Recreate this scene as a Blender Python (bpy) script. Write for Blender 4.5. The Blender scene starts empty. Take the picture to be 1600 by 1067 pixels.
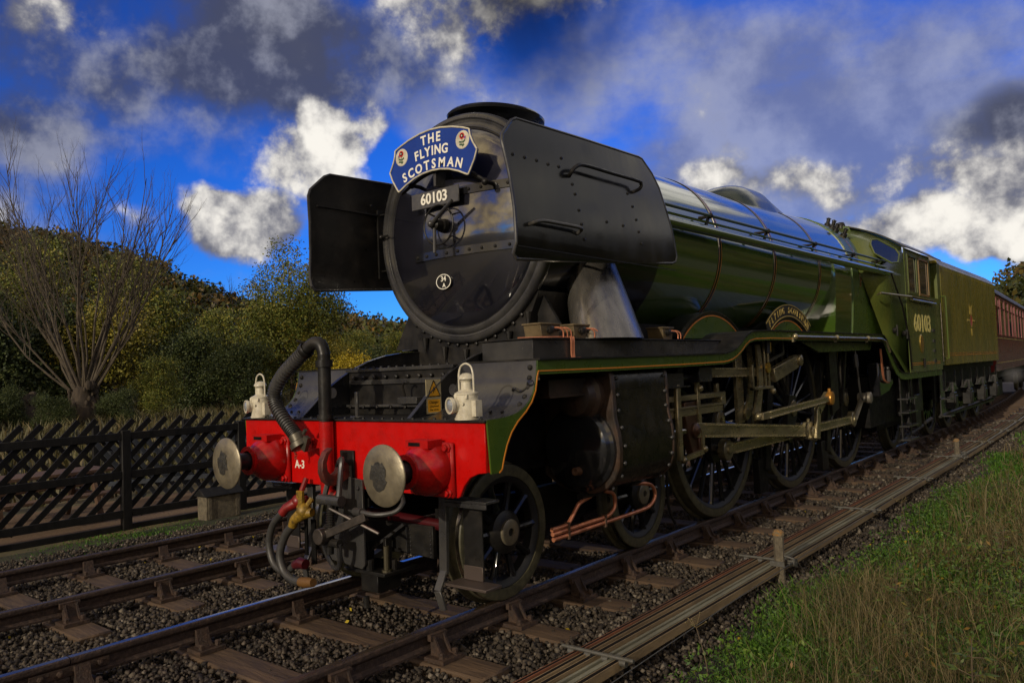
import bpy, math, random
import numpy as np
from mathutils import Vector, Matrix
R = random.Random(7); NR = np.random.default_rng(7)
C = bpy.context.scene.collection
rad = math.radians
# ------------------------------------------------------------------ camera, sky, sun, exposure
FWD = Vector((-.63289, .77329, .03825)); RGT = Vector((.77226, .63403, -.0402)); UP = Vector((.05533, -.0041, .99846)); FPX = 1228.72
cd = bpy.data.cameras.new('camera'); cam = bpy.data.objects.new('camera', cd); C.objects.link(cam)
m = Matrix((RGT, UP, -FWD)).transposed().to_4x4(); m.translation = (4.50454, -3.60996, 1.63212)
cam.matrix_world = m; cd.sensor_width = 36; cd.lens = FPX/1600*36; cd.clip_start = .05; cd.clip_end = 3000
bpy.context.scene.camera = cam
SUN = Vector((.10, -.94, .31)).normalized()      # direction towards the sun: low, ahead of the train
sd = bpy.data.lights.new('sun', 'SUN'); so = bpy.data.objects.new('sun', sd); C.objects.link(so)
sd.energy = 2.3; sd.angle = rad(.6); sd.color = (1, .87, .68)
so.rotation_euler = SUN.to_track_quat('Z', 'Y').to_euler()
sc = bpy.context.scene
sc.view_settings.view_transform = 'Standard'; sc.view_settings.look = 'None'; sc.view_settings.exposure = .05; sc.view_settings.gamma = 1
sc.view_settings.use_curve_mapping = False

def skydir(px, py):      # a direction in the sky
    return (FWD*FPX + RGT*(px-800) - UP*(py-533.5)).normalized()

def build_world():
    w = bpy.data.worlds.new('World'); sc.world = w; w.use_nodes = True
    nt = w.node_tree; N = nt.nodes; L = nt.links; N.clear()
    def nd(t, **k):
        n = N.new(t)
        for a, b in k.items(): setattr(n, a, b)
        return n
    def mth(op, a, b=None, c=None, cl=False):
        n = nd('ShaderNodeMath', operation=op, use_clamp=cl)
        for i, v in enumerate((a, b, c)):
            if v is None: continue
            if isinstance(v, (int, float)): n.inputs[i].default_value = v
            else: L.new(v, n.inputs[i])
        return n.outputs[0]
    def vm(op, a, b):
        n = nd('ShaderNodeVectorMath', operation=op)
        for i, v in enumerate((a, b)):
            if isinstance(v, (tuple, Vector)): n.inputs[i].default_value = tuple(v)
            else: L.new(v, n.inputs[i])
        return n
    tc = nd('ShaderNodeTexCoord'); D = tc.outputs['Generated']
    def noise(vec, s, det=9, rough=.55, off=(0, 0, 0), dist=0):
        a = vm('ADD', vec, off).outputs[0]
        n = nd('ShaderNodeTexNoise'); n.inputs['Scale'].default_value = s; n.inputs['Detail'].default_value = det
        n.inputs['Roughness'].default_value = rough; n.inputs['Distortion'].default_value = dist
        L.new(a, n.inputs['Vector']); return n.outputs['Fac']
    def ramp(v, lo, hi, a=0., b=1., sm=True):
        n = nd('ShaderNodeMapRange'); n.interpolation_type = 'SMOOTHSTEP' if sm else 'LINEAR'
        L.new(v, n.inputs[0]); n.inputs[1].default_value = lo; n.inputs[2].default_value = hi
        n.inputs[3].default_value = a; n.inputs[4].default_value = b; return n.outputs[0]
    def mix(f, a, b):
        n = nd('ShaderNodeMix', data_type='RGBA')
        if isinstance(f, (int, float)): n.inputs[0].default_value = f
        else: L.new(f, n.inputs[0])
        for i, v in ((6, a), (7, b)):
            if isinstance(v, tuple): n.inputs[i].default_value = (*v, 1)
            else: L.new(v, n.inputs[i])
        return n.outputs[2]
    sky = nd('ShaderNodeTexSky', sky_type='NISHITA', sun_disc=False)
    sky.sun_elevation = math.asin(SUN.z); sky.sun_rotation = math.atan2(SUN.x, SUN.y)
    sky.air_density = 1.; sky.dust_density = .25; sky.ozone_density = 3.5
    tint = nd('ShaderNodeMix', data_type='RGBA', blend_type='MULTIPLY'); tint.inputs[0].default_value = 1
    gm = nd('ShaderNodeGamma'); gm.inputs[1].default_value = 1.45; L.new(sky.outputs[0], gm.inputs[0])
    L.new(gm.outputs[0], tint.inputs[6]); tint.inputs[7].default_value = (.09, .30, .72, 1)
    warp = nd('ShaderNodeTexNoise'); warp.inputs['Scale'].default_value = 5; warp.inputs['Detail'].default_value = 2; L.new(D, warp.inputs['Vector'])
    wv = vm('SCALE', vm('SUBTRACT', warp.outputs['Color'], (.5, .5, .5)).outputs[0], (0, 0, 0)); wv.inputs['Scale'].default_value = .13
    DW = vm('ADD', D, wv.outputs[0]).outputs[0]
    def blobs(lst):
        tot = None
        for (px, py, rx, ry, amt) in lst:
            c = skydir(px, py); r0 = c.cross(Vector((0, 0, 1))).normalized(); u0 = r0.cross(c)
            d = vm('SUBTRACT', DW, c).outputs[0]
            a = mth('MULTIPLY', vm('DOT_PRODUCT', d, r0).outputs['Value'], FPX/rx)
            b = mth('MULTIPLY', vm('DOT_PRODUCT', d, u0).outputs['Value'], FPX/ry)
            e = mth('MULTIPLY', vm('DOT_PRODUCT', d, c).outputs['Value'], FPX/max(rx, ry))
            q = mth('ADD', mth('ADD', mth('MULTIPLY', a, a), mth('MULTIPLY', b, b)), mth('MULTIPLY', e, e))
            v = mth('MULTIPLY', mth('MAXIMUM', mth('SUBTRACT', 1., q), 0.), amt)
            tot = v if tot is None else mth('ADD', tot, v)
        return tot
    # flattened cloud plane coordinates so far clouds bunch towards the horizon
    sep = nd('ShaderNodeSeparateXYZ'); L.new(D, sep.inputs[0]); z = mth('MAXIMUM', sep.outputs[2], 0.)
    k = mth('DIVIDE', 1., mth('ADD', z, .28))
    cp = vm('SCALE', D, (0, 0, 0)); L.new(k, cp.inputs['Scale']); P = cp.outputs[0]
    n1 = noise(P, 2.1, 7, .6, (3.1, .4, 1.7))
    nf = noise(D, 8, 8, .58, (.3, 5, 2)); sh1 = noise(vm('ADD', D, (-.015, .004, .024)).outputs[0], 8, 5, .55, (.3, 5, 2))
    dsh = mth('MULTIPLY', mth('SUBTRACT', nf, sh1), 3.4)
    col = tint.outputs[2]
    # thin veil
    veil = mth('ADD', mth('ADD', mth('MULTIPLY', mth('SUBTRACT', n1, .5), 2.6), mth('MULTIPLY', mth('SUBTRACT', nf, .5), 1.2)), blobs([(1300, 320, 560, 160, 1.25), (950, 180, 340, 170, .55), (1500, 120, 420, 190, .75), (1200, 90, 420, 110, .5), (680, 180, 75, 60, .75), (540, 60, 200, 100, .2)]))
    col = mix(mth('MULTIPLY', ramp(veil, .0, 1.1), .85), col, mix(ramp(nf, .35, .65), (1.5, 1.7, 2.9), (3.3, 3.5, 4.6)))
    # grey banks; last blob is unseen cloud added to brighten the boiler-top reflection
    gb = mth('ADD', mth('MULTIPLY', mth('SUBTRACT', nf, .56), 2.2), blobs([(230, 60, 360, 120, .75), (500, 85, 260, 130, .85), (340, 170, 280, 90, .5), (30, 215, 140, 60, .6), (1575, 185, 120, 50, .95), (1540, 320, 300, 60, .6), (1270, 170, 75, 60, .5), (-300, 200, 300, 160, .8), (1900, 150, 260, 140, .8), (900, -520, 900, 330, 1.0)]))
    gsh = mth('ADD', dsh, mth('MULTIPLY', nf, 1.5))
    col = mix(mth('MULTIPLY', ramp(gb, .0, .95), .92), col, mix(ramp(gsh, .45, 1.35), (.62, .68, 1.05), (2.7, 2.8, 3.4)))
    # sunlit cumulus; first blob is added out of view to silver the boiler top
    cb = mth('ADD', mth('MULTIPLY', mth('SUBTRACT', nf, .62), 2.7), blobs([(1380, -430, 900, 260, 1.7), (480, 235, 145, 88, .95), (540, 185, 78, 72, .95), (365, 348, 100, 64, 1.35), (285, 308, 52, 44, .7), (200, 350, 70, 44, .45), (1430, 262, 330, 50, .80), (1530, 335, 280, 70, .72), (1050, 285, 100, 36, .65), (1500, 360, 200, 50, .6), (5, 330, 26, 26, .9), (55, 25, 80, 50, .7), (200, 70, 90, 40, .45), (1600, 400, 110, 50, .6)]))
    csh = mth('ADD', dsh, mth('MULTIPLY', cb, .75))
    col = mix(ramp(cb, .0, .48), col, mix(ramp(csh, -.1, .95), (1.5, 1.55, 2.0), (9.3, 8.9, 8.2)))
    # unseen sunlit clouds behind and overhead, thickened and brightened to fill the shaded sides
    away = ramp(vm('DOT_PRODUCT', D, skydir(800, 300)).outputs['Value'], .74, .45)
    ob = mth('MULTIPLY', ramp(n1, .33, .55), away); near = ramp(vm('DOT_PRODUCT', D, SUN).outputs['Value'], .1, .95)
    osh = mth('ADD', mth('MULTIPLY', mth('SUBTRACT', n1, .5), 1.5), mth('MULTIPLY', nf, 1.))
    col = mix(ob, col, mix(ramp(osh, .25, .9), mix(near, (2.8, 2.8, 3.1), (3.4, 2.6, 1.5)), mix(near, (8., 7.5, 6.6), (18., 13.5, 7.))))
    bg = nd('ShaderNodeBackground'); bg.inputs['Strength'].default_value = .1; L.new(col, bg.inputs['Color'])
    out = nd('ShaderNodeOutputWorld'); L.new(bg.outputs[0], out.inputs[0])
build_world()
sc.world.cycles.sampling_method = 'MANUAL'; sc.world.cycles.sample_map_resolution = 512

# ------------------------------------------------------------------ materials
def mat(name, c, rough=.5, metal=0., c2=None, ns=4., nd_=5, bump=0., bs=60., coat=0., isl=False, rn=0., stretch=None, lo=.35, hi=.65, c3=None, spec=None, trans=0., thin=False):
    mt = bpy.data.materials.new(name); mt.use_nodes = True; nt = mt.node_tree; N = nt.nodes; L = nt.links
    b = N['Principled BSDF']; b.inputs['Roughness'].default_value = rough; b.inputs['Metallic'].default_value = metal
    b.inputs['Base Color'].default_value = (*c, 1)
    if coat: b.inputs['Coat Weight'].default_value = coat; b.inputs['Coat Roughness'].default_value = .06; b.inputs['Coat IOR'].default_value = 1.5+.45*(coat > .9)
    if spec is not None: b.inputs['Specular IOR Level'].default_value = spec
    if trans: b.inputs['Transmission Weight'].default_value = trans
    tc = N.new('ShaderNodeTexCoord'); vec = tc.outputs['Object']
    if stretch:
        mp = N.new('ShaderNodeMapping'); mp.inputs['Scale'].default_value = stretch; L.new(vec, mp.inputs[0]); vec = mp.outputs[0]
    def nz(s, d=5, off=0.):
        n = N.new('ShaderNodeTexNoise'); n.inputs['Scale'].default_value = s; n.inputs['Detail'].default_value = d; n.inputs['Roughness'].default_value = .62
        L.new(vec, n.inputs['Vector']); return n.outputs['Fac']
    if c2 is not None:
        if isl:
            g = N.new('ShaderNodeNewGeometry'); f = g.outputs['Random Per Island']
        else:
            f = nz(ns, nd_)
            mr = N.new('ShaderNodeMapRange'); L.new(f, mr.inputs[0]); mr.inputs[1].default_value = lo; mr.inputs[2].default_value = hi; f = mr.outputs[0]
        r = N.new('ShaderNodeValToRGB'); L.new(f, r.inputs[0]); r.color_ramp.elements[0].color = (*c, 1); r.color_ramp.elements[1].color = (*c2, 1)
        if c3 is not None: e = r.color_ramp.elements.new(.8); e.color = (*c2, 1); r.color_ramp.elements[2].color = (*c3, 1)
        out = r.outputs[0]
        if isl:
            f2 = nz(ns, 3); mx = N.new('ShaderNodeMix'); mx.data_type = 'RGBA'; mx.blend_type = 'MULTIPLY'; mx.inputs[0].default_value = .7
            L.new(out, mx.inputs[6]); m3 = N.new('ShaderNodeMapRange'); L.new(f2, m3.inputs[0]); m3.inputs[1].default_value = .3; m3.inputs[2].default_value = .7; m3.inputs[3].default_value = .45; m3.inputs[4].default_value = 1.35
            L.new(m3.outputs[0], mx.inputs[7]); out = mx.outputs[2]
        L.new(out, b.inputs['Base Color'])
    if rn:
        m2 = N.new('ShaderNodeMapRange'); L.new(nz(ns*1.7, 6), m2.inputs[0]); m2.inputs[1].default_value = .3; m2.inputs[2].default_value = .7
        m2.inputs[3].default_value = max(.02, rough-rn); m2.inputs[4].default_value = rough+rn; L.new(m2.outputs[0], b.inputs['Roughness'])
    if bump:
        bp = N.new('ShaderNodeBump'); bp.inputs['Strength'].default_value = bump; bp.inputs['Distance'].default_value = .02
        L.new(nz(bs, 6), bp.inputs['Height']); L.new(bp.outputs[0], b.inputs['Normal'])
    return mt
BLKD = mat('door_black_paint', (.006, .0065, .011), .19, c2=(.012, .012, .018), ns=3, rn=.06, bump=.05, bs=3, coat=1.)
BLK = mat('gloss_black_paint', (.006, .0065, .009), .15, c2=(.014, .014, .015), ns=3, rn=.08, bump=.06, bs=2.6, coat=.2)
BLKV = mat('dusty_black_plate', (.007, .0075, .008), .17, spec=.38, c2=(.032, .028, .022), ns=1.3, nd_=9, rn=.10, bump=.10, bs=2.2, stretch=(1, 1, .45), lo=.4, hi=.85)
DOME = mat('dark_dome_paint', (.018, .028, .012), .25, c2=(.03, .04, .018), ns=3, coat=.3)
BLKM = mat('grimy_black_paint', (.010, .0095, .009), .40, c2=(.032, .028, .023), spec=.28, ns=6, rn=.15, bump=.06, bs=40, lo=.45, hi=.8)
BLKP = mat('polished_black_sheet', (.02, .02, .022), .24, c2=(.055, .053, .05), ns=2.5, rn=.1, bump=.02, bs=6)
DARK = mat('oily_frame_black', (.003, .003, .003), .5, spec=.12, c2=(.010, .009, .008), ns=8, rn=.15, bump=.08, bs=50)
GRN = mat('locomotive_green_paint', (.031, .074, .009), .15, c2=(.054, .094, .012), ns=1.6, nd_=9, rn=.07, bump=.05, bs=2.4, coat=1.)
GRNF = mat('green_cladding_paint', (.040, .082, .009), .3, c2=(.060, .10, .011), ns=4, rn=.08, bump=.03, bs=14)
GRNC = mat('cab_green_paint', (.058, .092, .022), .26, c2=(.10, .115, .022), ns=1.6, rn=.1, bump=.03, bs=9, stretch=(1, 1, .4))
GRNT = mat('tender_green_paint', (.12, .118, .015), .26, c2=(.20, .165, .022), ns=1.5, nd_=9, rn=.12, bump=.06, bs=4, stretch=(1, 1.3, .5))
RED = mat('bright_red_paint', (.47, .003, .002), .30, c2=(.26, .004, .003), ns=7, nd_=10, rn=.08, bump=.06, bs=12, lo=.5, hi=.9)
REDG = mat('red_casting_paint', (.46, .006, .006), .25, c2=(.26, .006, .005), ns=7, nd_=9, rn=.08, bump=.08, bs=30)
REDD = mat('dull_red_enamel', (.06, .004, .006), .35, c2=(.05, .006, .008), ns=8)
ORG = mat('orange_lining', (.60, .20, .02), .4)
STL = mat('worn_buffer_steel', (.25, .215, .145), .42, .55, c2=(.13, .11, .08), ns=9, rn=.12, bump=.10, bs=28, lo=.4, hi=.75)
GRS = mat('dark_grease', (.022, .021, .019), .33, c2=(.05, .047, .04), ns=30, bump=.3, bs=50)
FLG = mat('bright_rod_flange', (.62, .52, .32), .28, .7, c2=(.45, .37, .22), ns=9, rn=.08)
ROD = mat('oiled_motion_steel', (.40, .345, .20), .31, .65, c2=(.17, .145, .09), ns=7, rn=.12, bump=.05, bs=40, stretch=(1, .3, 1))
RIM = mat('bright_tyre_steel', (.42, .38, .30), .24, 1., c2=(.30, .27, .21), ns=5, rn=.08)
TYR = mat('tyre_side_dark', (.040, .037, .023), .45, spec=.3, c2=(.085, .078, .045), ns=14, rn=.12, bump=.1, bs=60)
RUST = mat('rusty_casting', (.07, .03, .016), .6, c2=(.12, .06, .03), ns=14, bump=.3, bs=60)
COP = mat('copper_pipe', (.75, .30, .16), .38, .6, c2=(.45, .16, .08), ns=14, rn=.1)
SPK = mat('spoke_black', (.004, .004, .005), .20, spec=.35, c2=(.010, .010, .011), ns=6, rn=.08, coat=.3)
RMB = mat('rim_black', (.005, .005, .005), .6)
BRS = mat('polished_brass', (.75, .48, .10), .25, .9)
CRM = mat('cream_white_enamel', (.58, .54, .42), .38, c2=(.36, .32, .23), ns=18, nd_=9, rn=.1, bump=.05, bs=40, lo=.45, hi=.75)
WHT = mat('white_lettering', (.80, .78, .68), .4)
BLU = mat('blue_enamel', (.003, .030, .23), .45, c2=(.004, .038, .26), spec=.3, ns=6)
YEL = mat('yellow_paint', (.30, .18, .01), .5, c2=(.08, .05, .01), ns=26, bump=.1, bs=40)
YELT = mat('straw_lettering', (.72, .62, .20), .4)
RBR = mat('black_rubber_hose', (.030, .029, .027), .45, c2=(.045, .043, .04), ns=20, bump=.1, bs=60)
GLS = mat('lamp_lens_glass', (.30, .32, .34), .06, .3, coat=.5)
WIN = mat('window_glass', (.02, .025, .03), .04, coat=.6)
GRY = mat('weathered_grey_roof', (.10, .10, .105), .45, c2=(.16, .155, .15), ns=3, rn=.1)
MAR = mat('maroon_coach_paint', (.11, .014, .014), .24, c2=(.15, .022, .018), ns=3, rn=.06)
OAK = mat('varnished_window_wood', (.20, .11, .03), .35)
LAMPW = mat('curtained_window', (.30, .23, .09), .2, c2=(.09, .07, .03), ns=2)
SLP = mat('creosoted_sleeper_wood', (.038, .022, .012), .75, c2=(.11, .068, .036), ns=9, bump=.7, bs=26, stretch=(.14, 1, 1), rn=.1)
CHR = mat('rusty_chair_iron', (.022, .013, .009), .7, c2=(.060, .032, .018), ns=16, nd_=8, bump=.7, bs=60)
RAIL = mat('rusty_rail_side', (.030, .017, .012), .7, c2=(.085, .052, .036), ns=30, bump=.6, bs=70, lo=.45, hi=.75)
RAILT = mat('worn_rail_head', (.22, .17, .12), .3, .8, c2=(.12, .075, .045), ns=6, rn=.12, stretch=(1, .2, 1))
RAILB = mat('shiny_rail_head', (.34, .35, .38), .16, 1., c2=(.20, .20, .22), ns=6, rn=.06, stretch=(1, .15, 1))
RODI = mat('dirty_channel_inside', (.018, .012, .008), .9)
RODR = mat('rust_red_channel', (.24, .085, .035), .7, c2=(.15, .07, .035), ns=7, bump=.3, bs=40, stretch=(1, .3, 1))
RODG = mat('weathered_tan_channel', (.28, .20, .105), .65, c2=(.15, .105, .055), ns=6, bump=.3, bs=40, stretch=(1, .25, 1))
RODS = mat('galvanised_grey_channel', (.28, .27, .19), .5, .2, c2=(.17, .16, .11), ns=6, bump=.2, bs=40, stretch=(1, .25, 1))
GALV = mat('galvanised_steel', (.075, .070, .055), .55, .3, c2=(.09, .088, .08), ns=30, bump=.2)
CYF = mat('rusty_black_casting', (.020, .014, .010), .4, c2=(.06, .034, .022), ns=6, nd_=9, rn=.14, bump=.25, bs=40)
CONC = mat('weathered_concrete', (.16, .135, .09), .85, c2=(.08, .065, .045), ns=16, bump=.6, bs=60)
LICH = mat('orange_lichen', (.34, .15, .02), .9, c2=(.16, .14, .09), ns=40, bump=.8, bs=90)
STONE = mat('ballast_stone', (.020, .014, .009), .85, c2=(.068, .052, .035), ns=14, isl=True, bump=.3, bs=40, c3=(.17, .145, .11))
STONEO = mat('oily_ballast_stone', (.016, .012, .008), .7, c2=(.055, .040, .027), ns=14, isl=True, bump=.3, bs=40, c3=(.12, .095, .07))
BED = mat('ballast_bed', (.016, .012, .009), .9, c2=(.042, .034, .026), ns=28, nd_=8, bump=1., bs=30)
FNC = mat('black_fence_paint', (.0045, .0045, .005), .6, spec=.25, c2=(.014, .013, .012), ns=9, bump=.2, bs=40, stretch=(1, 1, .3))
FNG = mat('blue_grey_picket_paint', (.05, .06, .075), .6, c2=(.03, .035, .045), ns=9)
PTH = mat('sandy_path', (.19, .12, .062), .9, c2=(.12, .075, .04), ns=30, nd_=8, bump=.5, bs=60)
SOIL = mat('weedy_ground', (.024, .030, .010), .95, c2=(.045, .040, .018), ns=2.2, nd_=9, bump=.9, bs=22, c3=(.04, .06, .012))
FIELD = mat('rough_field', (.060, .056, .020), .95, c2=(.13, .095, .035), ns=.7, nd_=9, bump=1., bs=8)
HILL = mat('wooded_hillside_ground', (.022, .027, .009), .95, c2=(.05, .04, .014), ns=.05, nd_=9)
BARK = mat('pale_twig_bark', (.085, .066, .042), .8, c2=(.038, .028, .018), ns=3, bump=.3, bs=30)
BARKD = mat('dark_trunk_bark', (.055, .040, .026), .9, c2=(.025, .018, .012), ns=4, bump=1., bs=12, stretch=(1, 1, .3))
def leafm(n, a, b, c3=None, ns=1.2): return mat(n, a, .55, c2=b, isl=True, ns=ns, c3=c3, spec=.3)
LF_G = leafm('autumn_green_leaves', (.07, .10, .016), (.16, .165, .024), (.26, .20, .028))
LF_D = leafm('dark_green_leaves', (.025, .042, .012), (.06, .078, .02), (.10, .11, .03))
LF_Y = leafm('yellow_leaves', (.30, .22, .012), (.42, .31, .015), (.20, .20, .02))
LF_O = leafm('olive_gold_leaves', (.12, .12, .018), (.25, .22, .028), (.34, .24, .03))
LF_B = leafm('russet_wood_leaves', (.055, .045, .013), (.12, .075, .018), (.17, .09, .02), ns=.12)
LF_H = leafm('hillside_leaves', (.025, .036, .008), (.062, .068, .013), (.11, .080, .018), ns=.06)
GRA = leafm('fresh_grass_blades', (.018, .055, .004), (.06, .15, .008), (.10, .15, .02), ns=1.6)
FGR = leafm('rough_field_grass', (.05, .05, .018), (.10, .085, .032), (.14, .10, .04), ns=.5)
DRY = leafm('dry_grass_blades', (.05, .042, .014), (.19, .145, .065), (.03, .04, .010), ns=2)
WEED = leafm('weed_leaves', (.035, .07, .012), (.08, .115, .018), (.17, .09, .018), ns=3)
WLF = leafm('ground_weed_leaves', (.030, .075, .010), (.075, .15, .015), (.10, .12, .02), ns=2)
STALK = mat('dead_stalk', (.045, .028, .018), .8, c2=(.15, .11, .06), ns=5)

# ------------------------------------------------------------------ mesh helpers
ORIG = {}
class M:
    def __init__(s): s.v = []; s.f = []; s.mi = []
    def add(s, v, f, mi=0):
        n = len(s.v); s.v.extend([tuple(p) for p in v]); s.f.extend([[i+n for i in q] for q in f]); s.mi.extend([mi]*len(f)); return s
    def box(s, x0, x1, y0, y1, z0, z1, mi=0):
        v = [(x, y, z) for z in (z0, z1) for y in (y0, y1) for x in (x0, x1)]
        return s.add(v, [(0, 2, 3, 1), (4, 5, 7, 6), (0, 1, 5, 4), (2, 6, 7, 3), (0, 4, 6, 2), (1, 3, 7, 5)], mi)
    def bar(s, a, b, w, h, up=(0, 0, 1), mi=0):       # rectangular bar from a to b
        a = Vector(a); b = Vector(b); d = (b-a).normalized(); u = Vector(up); r = d.cross(u).normalized(); u = r.cross(d)
        v = [p+r*(i*w/2)+u*(j*h/2) for p in (a, b) for j in (-1, 1) for i in (-1, 1)]
        return s.add(v, [(0, 1, 3, 2), (4, 6, 7, 5), (0, 4, 5, 1), (2, 3, 7, 6), (0, 2, 6, 4), (1, 5, 7, 3)], mi)
    def tube(s, pts, r, n=8, mi=0, cap=True):
        pts = [Vector(p) for p in pts]; k = len(pts); rs = r if isinstance(r, (list, tuple)) else [r]*k
        T = [(pts[min(i+1, k-1)]-pts[max(i-1, 0)]).normalized() for i in range(k)]
        t0 = T[0]; u = t0.cross(Vector((0, 0, 1)) if abs(t0.z) < .9 else Vector((1, 0, 0))).normalized(); V = []
        for i in range(k):
            if i: q = T[i-1].rotation_difference(T[i]); u = q @ u
            w = T[i].cross(u)
            for j in range(n):
                a = 2*math.pi*j/n; V.append(pts[i]+(u*math.cos(a)+w*math.sin(a))*rs[i])
        F = [(i*n+j, i*n+(j+1) % n, (i+1)*n+(j+1) % n, (i+1)*n+j) for i in range(k-1) for j in range(n)]
        if cap: F += [tuple(range(n-1, -1, -1)), tuple((k-1)*n+j for j in range(n))]
        return s.add(V, F, mi)
    def lathe(s, prof, o, axis='y', n=32, mi=0, sx=1., sy=1., a0=0., a1=2*math.pi):     # prof: (radius, position along axis)
        o = Vector(o); full = abs(a1-a0-2*math.pi) < 1e-6; m_ = n if full else n+1; V = []
        if isinstance(axis, str):
            ax = {'x': Vector((1, 0, 0)), 'y': Vector((0, 1, 0)), 'z': Vector((0, 0, 1))}[axis]
            u = {'x': Vector((0, 1, 0)), 'y': Vector((1, 0, 0)), 'z': Vector((1, 0, 0))}[axis]; w = {'x': Vector((0, 0, 1)), 'y': Vector((0, 0, 1)), 'z': Vector((0, 1, 0))}[axis]
        else:
            ax = Vector(axis).normalized(); u = ax.cross(Vector((0, 0, 1)) if abs(ax.z) < .9 else Vector((1, 0, 0))).normalized(); w = ax.cross(u)
        for (r, a) in prof:
            for j in range(m_):
                t = a0+(a1-a0)*j/n; V.append(o+ax*a+u*(r*math.cos(t)*sx)+w*(r*math.sin(t)*sy))
        F = []
        for i in range(len(prof)-1):
            for j in range(n):
                b = (j+1) % m_ if full else j+1; F.append((i*m_+j, i*m_+b, (i+1)*m_+b, (i+1)*m_+j))
        return s.add(V, F, mi)
    def prism(s, poly, axis, lo, hi, mi=0):
        def P(a, b, t): return {'x': (t, a, b), 'y': (a, t, b), 'z': (a, b, t)}[axis]
        n = len(poly); V = [P(a, b, lo) for a, b in poly]+[P(a, b, hi) for a, b in poly]
        F = [tuple(range(n)), tuple(range(2*n-1, n-1, -1))]+[(i, i+n, (i+1) % n+n, (i+1) % n) for i in range(n)]
        return s.add(V, F, mi)
    def ribbon(s, path, axis, lo, hi, t, mi=0):        # a sheet of thickness t following a path, upper side on the path
        n = len(path); P = [Vector(p) for p in path]; Q = []
        for i in range(n):
            d = (P[min(i+1, n-1)]-P[max(i-1, 0)]).normalized(); Q.append(P[i]+Vector((d.y, -d.x))*t)
        for i in range(n-1): pass
        return s.prism([tuple(p) for p in P]+[tuple(q) for q in reversed(Q)], axis, lo, hi, mi)
    def sph(s, o, r, n=12, k=8, mi=0, sz=1.):
        return s.lathe([(r*math.sin(math.pi*i/k)+1e-5, -r*math.cos(math.pi*i/k)*sz) for i in range(k+1)], o, 'z', n, mi)
    def bolt(s, p, d, r=.013, h=.012, n=6, mi=0):
        return s.lathe([(r, 0), (r, h), (r*.5, h*1.25), (1e-4, h*1.25)], p, d, n, mi)
    def text(s, t, size, o, right, up, ext=.004, mi=0, off=0., sxx=1., center=True):
        cu = bpy.data.curves.new('t', 'FONT'); cu.body = t; cu.size = size; cu.extrude = ext; cu.offset = off; cu.resolution_u = 3
        if center: cu.align_x = 'CENTER'; cu.align_y = 'CENTER'
        ob = bpy.data.objects.new('t', cu); C.objects.link(ob); bpy.context.view_layer.update()
        me = bpy.data.meshes.new_from_object(ob); bpy.data.objects.remove(ob)
        rt = Vector(right).normalized(); u = Vector(up).normalized(); nn = rt.cross(u); o = Vector(o)
        s.add([o+rt*(v.co.x*sxx)+u*v.co.y+nn*v.co.z for v in me.vertices], [tuple(p.vertices) for p in me.polygons], mi)
        bpy.data.meshes.remove(me); return s
    def mesh(s, name, mats, off=(0, 0, 0), smooth=True, ang=35):
        me = bpy.data.meshes.new(name); o = Vector(off)
        me.from_pydata([(a-o.x, b-o.y, c-o.z) for a, b, c in s.v], [], s.f)
        if not isinstance(mats, (list, tuple)): mats = [mats]
        for q in mats: me.materials.append(q)
        if len(mats) > 1: me.polygons.foreach_set('material_index', s.mi)
        import bmesh
        bm = bmesh.new(); bm.from_mesh(me); bmesh.ops.recalc_face_normals(bm, faces=bm.faces); bm.to_mesh(me); bm.free()
        if smooth: me.shade_smooth(); me.set_sharp_from_angle(angle=rad(ang))
        return me
    def build(s, name, mats, parent=None, bev=0, kind=None, label=None, cat=None, group=None, smooth=True, loc=None, seg=1):
        off = ORIG.get(parent.name, Vector()) if parent else Vector()
        L0 = Vector(loc) if loc is not None else off
        ob = bpy.data.objects.new(name, s.mesh(name, mats, L0, smooth)); C.objects.link(ob)
        if parent: ob.parent = parent; ob.location = L0-off; ORIG[ob.name] = L0
        else: ob.location = L0 if loc is not None else (0, 0, 0); ORIG[ob.name] = L0 if loc is not None else Vector()
        if bev:
            bv = ob.modifiers.new('b', 'BEVEL'); bv.width = bev; bv.segments = seg; bv.limit_method = 'ANGLE'; bv.angle_limit = rad(50)
        tag(ob, label, cat, group, kind); return ob
def tag(o, label=None, cat=None, group=None, kind=None):
    for k, v in (('label', label), ('category', cat), ('group', group), ('kind', kind)):
        if v: o[k] = v
    return o
def thing(name, label, cat, loc=(0, 0, 0), group=None):
    o = bpy.data.objects.new(name, None); C.objects.link(o); o.location = loc; ORIG[o.name] = Vector(loc); o.empty_display_size = .1
    return tag(o, label, cat, group)
def npmesh(name, V, F, mats, smooth=False, mi=None):
    """fast mesh from arrays; F is (n,k)"""
    me = bpy.data.meshes.new(name); nv = len(V); nf, k = F.shape
    me.vertices.add(nv); me.vertices.foreach_set('co', np.ascontiguousarray(V, np.float32).ravel())
    me.loops.add(nf*k); me.loops.foreach_set('vertex_index', np.ascontiguousarray(F, np.int32).ravel())
    me.polygons.add(nf); me.polygons.foreach_set('loop_start', np.arange(nf, dtype=np.int32)*k)
    for q in (mats if isinstance(mats, (list, tuple)) else [mats]): me.materials.append(q)
    if mi is not None: me.polygons.foreach_set('material_index', np.asarray(mi, np.int32))
    me.update(); me.validate()
    if smooth: me.shade_smooth()
    return me
def link(name, me, parent=None, loc=(0, 0, 0), **k):
    o = bpy.data.objects.new(name, me); C.objects.link(o); o.location = loc
    if parent: o.parent = parent
    return tag(o, **k)
def cpt(o, parent=None):
    c = o.copy(); C.objects.link(c)
    if parent: c.parent = parent
    for ch in o.children: cpt(ch, c)
    return c
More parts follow.
